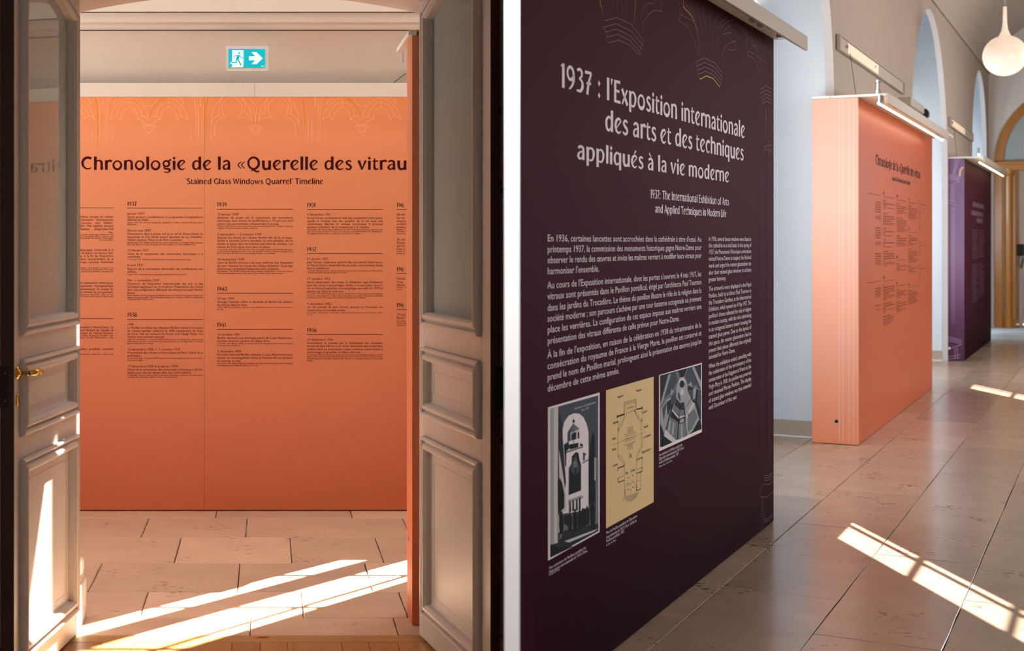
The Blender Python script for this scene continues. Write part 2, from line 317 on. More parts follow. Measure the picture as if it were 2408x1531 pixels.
def catmull(p, k=3):
    if len(p) < 3 or len(p) > 12: return p
    q = [p[0]]+list(p)+[p[-1]]; out = []
    for i in range(1, len(q)-2):
        for j in range(k):
            t = j/k; r = []
            for a in (0, 1):
                p0, p1, p2, p3 = q[i-1][a], q[i][a], q[i+1][a], q[i+2][a]
                r.append(.5*(2*p1+(p2-p0)*t+(2*p0-5*p1+4*p2-p3)*t*t+(3*p1-p0-3*p2+p3)*t**3))
            out.append(tuple(r))
    return out+[p[-1]]
def ribbon(pts, w, lim=2.0):
    """a flat stroke of changing width: verts, faces"""
    n = len(pts)
    if isinstance(w, (int, float)): ws = [w]*n
    else:
        ws = []
        for i in range(n):
            t = i/(n-1); ws.append(w[0]+(w[1]-w[0])*min(1, t*2) if t < .5 else w[1]+(w[2]-w[1])*(t*2-1))
    vs = []; closed = n > 3 and math.dist(pts[0], pts[-1]) < 1e-6
    for i in range(n):
        a = pts[i-1] if i > 0 else (pts[-2] if closed else pts[0]); b = pts[i+1] if i < n-1 else (pts[1] if closed else pts[-1])
        d1 = (pts[i][0]-a[0], pts[i][1]-a[1]); d2 = (b[0]-pts[i][0], b[1]-pts[i][1])
        l1 = math.hypot(*d1) or 1; l2 = math.hypot(*d2) or 1
        if d1 == (0, 0): d1 = d2; l1 = l2
        if d2 == (0, 0): d2 = d1; l2 = l1
        n1 = (-d1[1]/l1, d1[0]/l1); n2 = (-d2[1]/l2, d2[0]/l2); k = max(.35, 1+n1[0]*n2[0]+n1[1]*n2[1])
        m = ((n1[0]+n2[0])/k, (n1[1]+n2[1])/k); h = ws[i]/2
        vs += [(pts[i][0]+m[0]*h, pts[i][1]+m[1]*h), (pts[i][0]-m[0]*h, pts[i][1]-m[1]*h)]
    return vs, [(2*i, 2*i+1, 2*i+3, 2*i+2) for i in range(n-1)]
def dglyph(ch):
    key = ('D', ch)
    if key in GC: return GC[key]
    base, acc = ACC.get(ch, (ch, None))
    if base not in D:
        v, f, adv = glyph(ch) if ch != ' ' else (np.zeros((0, 2)), [], .34)
        GC[key] = (v, f, adv); return GC[key]
    adv, strokes = D[base]; V = []; Fc = []
    def dia(cx, cy, r=.1, ry=.14):
        k = len(V); V.extend([(cx-r, cy), (cx, cy-ry), (cx+r, cy), (cx, cy+ry)]); Fc.append((k, k+1, k+2, k+3))
    for pts, wd in strokes:
        v, f = ribbon(catmull(pts), tuple(x*1.14 for x in wd)); k = len(V); V.extend(v); Fc.extend([tuple(i+k for i in q) for q in f])
    if ch == 'i': dia(.135, .88)
    if ch == ':': dia(.16, .62, .09, .13); dia(.16, .1, .09, .13)
    if acc:
        v, f = ribbon([(acc[0], acc[1]), (acc[2], acc[3])], (.05, .09, .12)); k = len(V); V.extend(v); Fc.extend([tuple(i+k for i in q) for q in f])
    GC[key] = (np.array(V).reshape(-1, 2), Fc, adv+.05); return GC[key]
class Text:
    """lines of lettering laid out in the plane of a panel (s to the right, z up)"""
    def __init__(s): s.v = []; s.f = []; s.n = 0
    def put(s, v, f):
        s.v.append(np.asarray(v, dtype=float).reshape(-1, 2)); s.f += [tuple(i+s.n for i in q) for q in f]; s.n += len(v)
    def width(s, t, g): return sum(g(c)[2] for c in t)
    def line(s, t, x0, z, h, x1=None, sx=1, just=False, align='l', disp=False, bold=0):
        g = dglyph if disp else glyph
        w = s.width(t, g); sp = 0
        if x1 is not None and just:
            need = (x1-x0)/(h*sx)
            k = t.count(' ')
            if k and need > w and need < w*1.6: sp = (need-w)/k
            else: sx *= need/w
        elif x1 is not None and align == 'l': sx = (x1-x0)/(h*w)     # fit
        if align == 'r': x0 = x1-w*h*sx
        x = x0
        for c in t:
            v, f, adv = g(c)
            if len(v):
                s.put(np.c_[x+v[:, 0]*h*sx, z+v[:, 1]*h], f)
            x += (adv+(sp if c == ' ' else 0))*h*sx
        return s
    def bar(s, x0, x1, z, th): s.put([(x0, z-th/2), (x1, z-th/2), (x1, z+th/2), (x0, z+th/2)], [(0, 1, 2, 3)]); return s
    def path(s, pts, w): v, f = ribbon(pts, w); s.put(v, f); return s
    def poly(s, pts): s.put(pts, [tuple(range(len(pts)))]); return s
    def to(s, fn):
        """fn maps (s, z) arrays to the panel's surface"""
        mb = MB(); P = np.concatenate(s.v) if s.v else np.zeros((0, 2))
        X = fn(P[:, 0], P[:, 1]); mb.v = [tuple(r) for r in X]; mb.f = s.f; mb.n = len(P); return mb
    def scaled(s, fx, fz):
        o = Text(); o.v = [np.c_[fx(a[:, 0]), fz(a[:, 1])] for a in s.v]; o.f = s.f; o.n = s.n; return o

# ------------------------------------------------------------------ materials
M = dict(
 cream=mat('cream_plaster', '#d6cbc0', .8, bump=.05), white=mat('white_paint', '#f1f0ec', .55), whitewall=mat('white_plaster', '#dde5eb', .8, .2),
 gutter=mat('bright_white_paint', '#f6f6f6', .9, .2), tan=mat('taupe_plaster', '#b09c8b', .85, bump=.05, bscale=20), vault=mat('vault_plaster', '#b5a595', .9),
 dark=mat('dark_wall', '#6b5138', .8), edge=mat('shaded_edge', '#3a2415', .45), taupe=mat('taupe_door_paint', '#c6bcb4', .38, .5, bump=.05, bscale=90),  # edge: taupe with the unlit room's shade put into its colour
 glass=mat('door_glass', '#cfd2cb', .03, .6), black=mat('black_iron', '#0c0a09', .45), brass=mat('polished_brass', '#dcae48', .2, metal=1),
 mortar=mat('pale_mortar', '#7a6450', .95, noise=.3, nscale=60), joint=mat('dark_joint', '#3a2f28', .95),
 stone=stone_mat('corridor_stone', '#c8a68c', .48, .13, sk=.14), hstone=stone_mat('hall_stone', '#b99c84', .26, .17, .75, .5, .2, (4, 4, 4), .16),
 oak=wood_mat('oak_parquet', '#bd8f5c', '#8a5c30', .38, 1, .2), oaks=wood_mat('oak_threshold', '#b78d58', '#9a7342', .4, 0, .03),
 door_oak=wood_mat('golden_oak', '#b9792a', '#94581a', .35, 2, .05), chip=mat('raw_chipboard', '#7a5c3c', .9, noise=.5, nscale=90),
 capw=mat('white_lacquer', '#e3ddd6', .5), fascia=mat('beige_metal', '#b7a795', .5, .5), inkd=mat('dark_plum_ink', '#3b0f17', .6, .06), inkb=mat('brown_ink', '#4e1a14', .7, .06),
 inkw=mat('pale_mauve_ink', '#f3e8ef', .6, .06), inkl=mat('mauve_line_ink', '#856b7a', .6, .06), gold=mat('gold_line_ink', '#c98a16', .5, .1), pale=mat('pale_peach_ink', '#efb592', .6, .06),
 led=mat('lit_led_tube', '#fff6e4', .5, emit='#ffe9c4', estr=5), diff=mat('lit_diffuser', '#e8d2b8', .6, emit='#ffdcb4', estr=.32),
 globe=mat('opal_glass', '#f3e2d0', .3, emit='#ffe2c8', estr=.55), chrome=mat('chrome', '#c8d0d4', .2, metal=1),
 signc=mat('lit_turquoise_sign', '#007f95', .4, .2, emit='#00bcc8', estr=.62), signw=mat('lit_white_sign', '#ffffff', .4, emit='#eaffff', estr=.6),
 clear=mat('clear_acrylic', '#dfe6e6', .1, .5, alpha=.28), lead=mat('window_bar', '#d8d4cc', .6), muslin=mat('shutter_board', '#d8d4cc', .7),
)
# door panes: true reflection washed out by a grey haze painted into the colour
def pane_glass(haze=.78):
    m = bpy.data.materials.new('window_glass'); m.use_nodes = True; nt = m.node_tree; nt.nodes.clear()
    o = nt.nodes.new('ShaderNodeOutputMaterial'); mx = nt.nodes.new('ShaderNodeMixShader'); fr = nt.nodes.new('ShaderNodeFresnel'); fr.inputs[0].default_value = 1.24
    t = nt.nodes.new('ShaderNodeBsdfTransparent'); t.inputs[0].default_value = (.90, .94, .91, 1); g = nt.nodes.new('ShaderNodeBsdfGlossy'); g.inputs['Roughness'].default_value = .006
    g.inputs[0].default_value = (.95, .97, .96, 1)
    nt.links.new(fr.outputs[0], mx.inputs[0]); nt.links.new(t.outputs[0], mx.inputs[1]); nt.links.new(g.outputs[0], mx.inputs[2]); d = nt.nodes.new('ShaderNodeBsdfDiffuse'); d.inputs[0].default_value = (.42, .44, .415, 1); m2 = nt.nodes.new('ShaderNodeMixShader'); m2.inputs[0].default_value = haze
    nt.links.new(mx.outputs[0], m2.inputs[1]); nt.links.new(d.outputs[0], m2.inputs[2]); nt.links.new(m2.outputs[0], o.inputs[0]); return m
M['pane'] = pane_glass()
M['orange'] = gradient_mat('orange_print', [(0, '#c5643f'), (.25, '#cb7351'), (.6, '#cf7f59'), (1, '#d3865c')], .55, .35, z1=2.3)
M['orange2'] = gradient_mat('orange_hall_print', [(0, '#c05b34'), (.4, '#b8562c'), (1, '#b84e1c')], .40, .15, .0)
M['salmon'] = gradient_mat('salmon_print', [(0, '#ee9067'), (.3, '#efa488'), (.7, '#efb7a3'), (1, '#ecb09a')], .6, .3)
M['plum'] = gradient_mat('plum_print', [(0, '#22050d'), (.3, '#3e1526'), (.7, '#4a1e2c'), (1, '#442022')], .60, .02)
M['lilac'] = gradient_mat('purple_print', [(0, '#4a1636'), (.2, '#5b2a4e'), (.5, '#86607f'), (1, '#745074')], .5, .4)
R = random.Random(7)

# ------------------------------------------------------------------ floors
base = struct('floor', MB().box((-4, -4, -.30), (20, 34, -.03)), M['mortar'], label='pale mortar bed showing in the joints of the stone floor')
def tile_mesh(x0, x1, y0, y1, gap=.0022, edge=.0035, seed=0, skew=0):
    """a worn slab: wavy outline, eased edge, about 3 cm thick"""
    r = random.Random(seed); pts = []
    def side(a, b, n):
        for i in range(n):
            t = i/n; j = r.uniform(-.0016, .0016) if i else r.uniform(-.001, .001)
            dx, dy = b[0]-a[0], b[1]-a[1]; l = math.hypot(dx, dy)
            pts.append((a[0]+dx*t-dy/l*j, a[1]+dy*t+dx/l*j))
    c = [(x0+gap, y0+gap), (x1-gap, y0+gap), (x1-gap, y1-gap), (x0+gap, y1-gap)]
    for k in range(4): side(c[k], c[(k+1) % 4], 6)
    mb = MB(); n = len(pts); h = r.uniform(-.0005, .0005)
    top = [(p[0], p[1], h) for p in inset(pts, edge)]; mid = [(p[0], p[1], h-edge*.8) for p in pts]; bot = [(p[0], p[1], -.03) for p in pts]
    fs = [tuple(range(n))]
    for k in range(2):
        for i in range(n): fs.append((k*n+i, (k+1)*n+i, (k+1)*n+(i+1) % n, k*n+(i+1) % n))
    return mb.add(top+mid+bot, fs)
def tile(name, x0, x1, y0, y1, m, frame, parent, seed):
    cx, cy = (x0+x1)/2, (y0+y1)/2
    mb = tile_mesh(x0, x1, y0, y1, .0022 if m is M['stone'] else .0017, .0035 if m is M['stone'] else .002, seed=seed)
    o = mb.build(name, m, None, (cx, cy, 0), frame)
    mw = o.matrix_world.copy(); o.parent = parent; o.matrix_world = mw
    return o
# corridor slabs: rows between these depths, cross joints (x) read on the row
rows = [(7.512, 8.0, [507, 829], 7.512), (7.014, 7.512, [351, 581, 946], 7.512), (6.456, 7.014, [426.5, 682, 882], 7.014), (5.922, 6.456, [241, 564, 857], 6.456),
        (5.513, 5.922, [349, 708, 937.5], 5.922), (5.268, 5.513, [589.6], 5.5)]
k = 0
for y0, y1, js, yr in rows:
    xs = [(p-PX)/F*yr for p in js]; lo = xs[0]; hi = xs[-1]
    xs = [max(-2.6, lo-1.75)]+([lo-.85] if lo > -1.2 else [])+xs+[hi+.55, 1.35]
    xs = sorted(x for x in xs if x <= 1.35)
    if y0 > 7.1: xs = [x for x in xs if x < 1.3]+[1.9]
    for a, b in zip(xs[:-1], xs[1:]):
        if b-a > .06: tile('stone_slab', a, b, y0, y1, M['stone'], WORLD, base, k); k += 1
# hall slabs
L = [-2.36, -1.95, -1.435, -.975, -.54, -.10, .35, .80, 1.25, 1.7, 2.15, 2.6]
J = {0: [8.0, 9.4, 10.6], 1: [5.548, 7.05, 8.527, 10.19], 2: [4.75, 6.147, 7.73, 8.92, 10.93], 3: [4.1, 5.576, 7.157, 9.436, 11.28, 13.56], 4: [4.9, 6.416, 7.907, 9.771, 11.4]}
jm = []
for i in range(len(L)-1):
    js = list(J.get(i, [4.3+R.random()])); rr = random.Random(40+i)
    if i < 2: js = [x for x in js]
    while js[-1] < 23.6: js.append(js[-1]+rr.uniform(1.25, 2.1))
    js[-1] = 23.9
    if i == 1: js = [3.95]+js
    near = {2: 4.1, 3: 3.35, 4: 2.6, 5: 1.9}.get(i, 1.0) if i > 1 else 99      # rows go on towards the viewer up to the oak floor
    while js[0]-near > .5: js = [max(near, js[0]-rr.uniform(1.2, 1.7))]+js
    if 0 < js[0]-near <= .5: js = [near]+js
    for a, b in zip(js[:-1], js[1:]):
        tile('stone_slab', L[i], L[i+1], a, b, M['hstone'], HALL, base, 100+k); k += 1
# bay floors beyond the first bay
for a0 in (15.6, 22.2): tile('stone_slab', -2.36, -1.95, a0, a0+3.3, M['hstone'], HALL, base, int(a0))
# oak floor of the room in front
oakf = struct('floor', MB().box((-1.3, 2.0, -.028), (.86, 5.262, -.018)), M['joint'], label='dark bed under the oak boards')
mb = MB().box((-1.0, 5.176, -.018), (.86, 5.264, 0), .002).build('threshold_plank', M['oaks'], None, (0, 5.22, 0)); mb.parent = oakf
mw = [416, 545, 612, 677, 805, 869]; xs = [-.93, -.82, -.71, -.60, -.49, -.405]+[(p-PX)/F*5.1 for p in mw]+[.47, .57, .67, .77, .86]
for i, (a, b) in enumerate(zip(xs[:-1], xs[1:])):
    o = MB().box((a+.0006, 4.2, -.018), (b-.0006, 5.174, -.0004*(i % 3)), .0015).build('oak_board', M['oak'], None, (a, 4.7, 0)); o.parent = oakf
for i, (a, b) in enumerate(zip(xs[:-1], xs[1:])):
    o = MB().box((a+.0006, 2.6, -.018), (b-.0006, 4.198, -.0005*((i+1) % 3)), .0015).build('oak_board', M['oak'], None, (a, 3.3, 0)); o.parent = oakf
# floor bolt plate in the threshold
t = thing('bolt_plate', 'small brass floor bolt plate let into the oak threshold between the door leaves', 'plate', (-.0, 5.235, .0))
part(t, 'plate', MB().box((-.046, 5.225, 0), (.004, 5.247, .0015), .0005), M['brass'])
part(t, 'keep_slot', MB().box((-.034, 5.233, .0015), (-.008, 5.239, .0022)), M['black'])

# ------------------------------------------------------------------ room shell on the left
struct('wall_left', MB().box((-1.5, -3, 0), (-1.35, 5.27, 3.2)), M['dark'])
struct('wall_left', MB().box((-1.02, 4.35, 0), (-.96, 5.27, 3.2)).box((-1.35, 4.3, 0), (-.96, 4.36, 3.2)), M['cream'], label='cream embrasure wall behind the left door leaf')
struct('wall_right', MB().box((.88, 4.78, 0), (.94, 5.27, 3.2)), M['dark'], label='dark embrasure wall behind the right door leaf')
# wall with the opening (arched head)
mb = MB().box((-2.7, 5.27, 0), (-.755, 5.53, 3.6)).box((.62, 5.27, 0), (.93, 5.53, 3.6)).box((.93, 5.3, 0), (1.12, 5.53, 3.6))
hp_ = [(-.755, 3.6)]+[(x, 2.412-.17*(x+.08)**2) for x in np.linspace(-.755, .62, 24)]+[(.62, 3.6)]
mb.prism(hp_, lambda p, d: (p[0], d, p[1]), 5.27, 5.53)
struct('wall_front', mb, M['cream'], label='thick cream wall with the arched door opening')
struct('baseboard_left', MB().box((-.757, 5.274, 0), (-.703, 5.53, .155), .003).box((-.757, 5.274, .155), (-.71, 5.53, .172), .006), M['taupe'], label='taupe skirting block on the left jamb')
t = thing('cable_cover', 'small white plastic cable cover above the skirting block by the left leaf', 'cover', (-.72, 5.5, .172))
part(t, 'cover', MB().box((-.757, 5.46, .172), (-.712, 5.52, .235), .008), M['white'])
part(t, 'cable', MB().tube([(-.715, 5.49, .173), (-.709, 5.49, .2), (-.712, 5.5, .225)], .003, 6), M['capw'])
struct('wall_left', MB().box((-2.75, 5.3, 0), (-2.65, 8.1, 7.8)), M['cream'])
struct('wall_right', MB().add([(1.16, 5.3, 0), (2.25, 7.13, 0), (2.25, 7.9, 0), (2.29, 7.9, 0), (2.29, 7.12, 0), (1.19, 5.28, 0)] + [(1.16, 5.3, 7.8), (2.25, 7.13, 7.8), (2.25, 7.9, 7.8), (2.29, 7.9, 7.8), (2.29, 7.12, 7.8), (1.19, 5.28, 7.8)],
    [(0, 1, 7, 6), (1, 2, 8, 7), (2, 3, 9, 8), (3, 4, 10, 9), (4, 5, 11, 10), (5, 0, 6, 11)]), M['cream'])
# far wall with its tall upper window, bars at these heights
wz0, wz1 = 2.95, 7.1; op = [(1.61, 1.72), (1.889, 2.098), (2.125, 2.175)]
mb = MB().box((-2.7, 7.9, 0), (1.61, 7.906, 7.8)).box((1.61, 7.9, 0), (2.25, 7.906, wz0)).box((1.61, 7.9, wz1), (2.25, 7.906, 7.8)).box((1.72, 7.9, wz0), (1.889, 7.906, wz1)).box((2.175, 7.9, wz0), (2.29, 7.906, wz1))
struct('wall_back', mb, M['cream'])
wf = struct('window_1', MB().box((2.098, 7.905, wz0), (2.125, 7.915, wz1)), M['lead'], label='tall upper window of the corridor')
for z in (4.016, 5.138, 6.26): (MB().box((1.6, 7.906, z-.02), (2.19, 7.916, z+.02)).build('glazing_bar', M['lead'], wf))
MB().box((1.6, 7.906, wz0), (1.73, 7.916, 3.36)).build('lower_rail', M['lead'], wf)
struct('ceiling', MB().box((-2.75, 5.27, 7.8), (2.3, 7.95, 7.9)), M['cream'])
struct('wall_front', MB().box((-2.7, 5.27, 3.6), (1.2, 5.3, 7.8)), M['cream'])
# soffit and cornice above the printed wall
X0, X1 = -2.65, .96
zc = lambda y, Y: HC+(PY-y)/F*Y
prof = [(7.64, zc(204, 7.64)), (7.62, zc(200, 7.62)), (7.34, zc(71.8, 7.34)), (7.336, zc(72, 7.336)+.004), (7.335, zc(70, 7.335)), (7.30, zc(69.5, 7.30)), (7.285, zc(63, 7.285)), (7.28, zc(58, 7.28)), (7.25, zc(52, 7.25)), (7.22, zc(30, 7.22)), (7.225, zc(29.6, 7.22)), (7.23, zc(28, 7.22)), (7.20, zc(27.5, 7.20)), (7.17, zc(-20, 7.17)), (7.17, 2.95), (7.64, 2.95)]
struct('ceiling', MB().prism([(p[0], p[1]) for p in prof], lambda p, d: (d, p[0], p[1]), X0, X1), M['cream'], label='cream sloping soffit and cornice above the orange wall')
gr = MB()  # dark strips and rod that draw the cornice's shadow lines
for y, Y, th in ((71.5, 7.33, .0035), (29, 7.205, .004)): gr.box((X0, Y-.004, zc(y, Y)-th/2), (X1, Y+.002, zc(y, Y)+th/2))
a_ = (925-PX)/F*7.60, 7.601, zc(195.5, 7.60); b_ = (955-PX)/F*7.55, 7.553, zc(172, 7.55)
gr.tube([a_, b_], .0016, 4)
struct('trim_1', gr, M['joint'], label='dark strips painted as the shadow lines of the cornice')

# ------------------------------------------------------------------ the printed timeline wall
YW = 7.70
pw = thing('timeline_wall_panel', 'wide orange printed timeline panel headed Chronologie behind the open doors', 'display panel', (0, YW, 0))
zt = HC+(PY-218)/F*YW
for a, b in ((-2.6, (480.5-PX)/F*YW), ((480.5-PX)/F*YW, .985)):
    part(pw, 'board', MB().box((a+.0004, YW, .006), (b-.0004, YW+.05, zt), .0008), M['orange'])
part(pw, 'plinth', MB().box((-2.6, YW+.02, 0), (.98, YW+.045, .008)), M['joint'])
YC = 7.50
for a, b in ((-2.6, (599-PX)/F*YC), ((599-PX)/F*YC, .985)):
    part(pw, 'cap_fascia', MB().box((a+.0006, YC, zc(227.5, YC)), (b-.0006, YC+.018, zc(195, YC)), .001), M['cream'])
part(pw, 'cap_board', MB().box((-2.6, YC+.018, zc(195, YC)-.018), (.985, YW+.05, zc(195, YC)-.002)), M['capw'])
part(pw, 'led_light_block', MB().box((-2.6, YC+.0182, zc(222, YC)), (.98, YC+.022, zc(195, YC)-.002)), M['cream'])  # added board that keeps the strip's light out of the fascia joint
part(pw, 'led_strip', MB().box((-2.55, YC+.03, zc(195, YC)-.045), (.95, YC+.05, zc(195, YC)-.03)), M['led'])

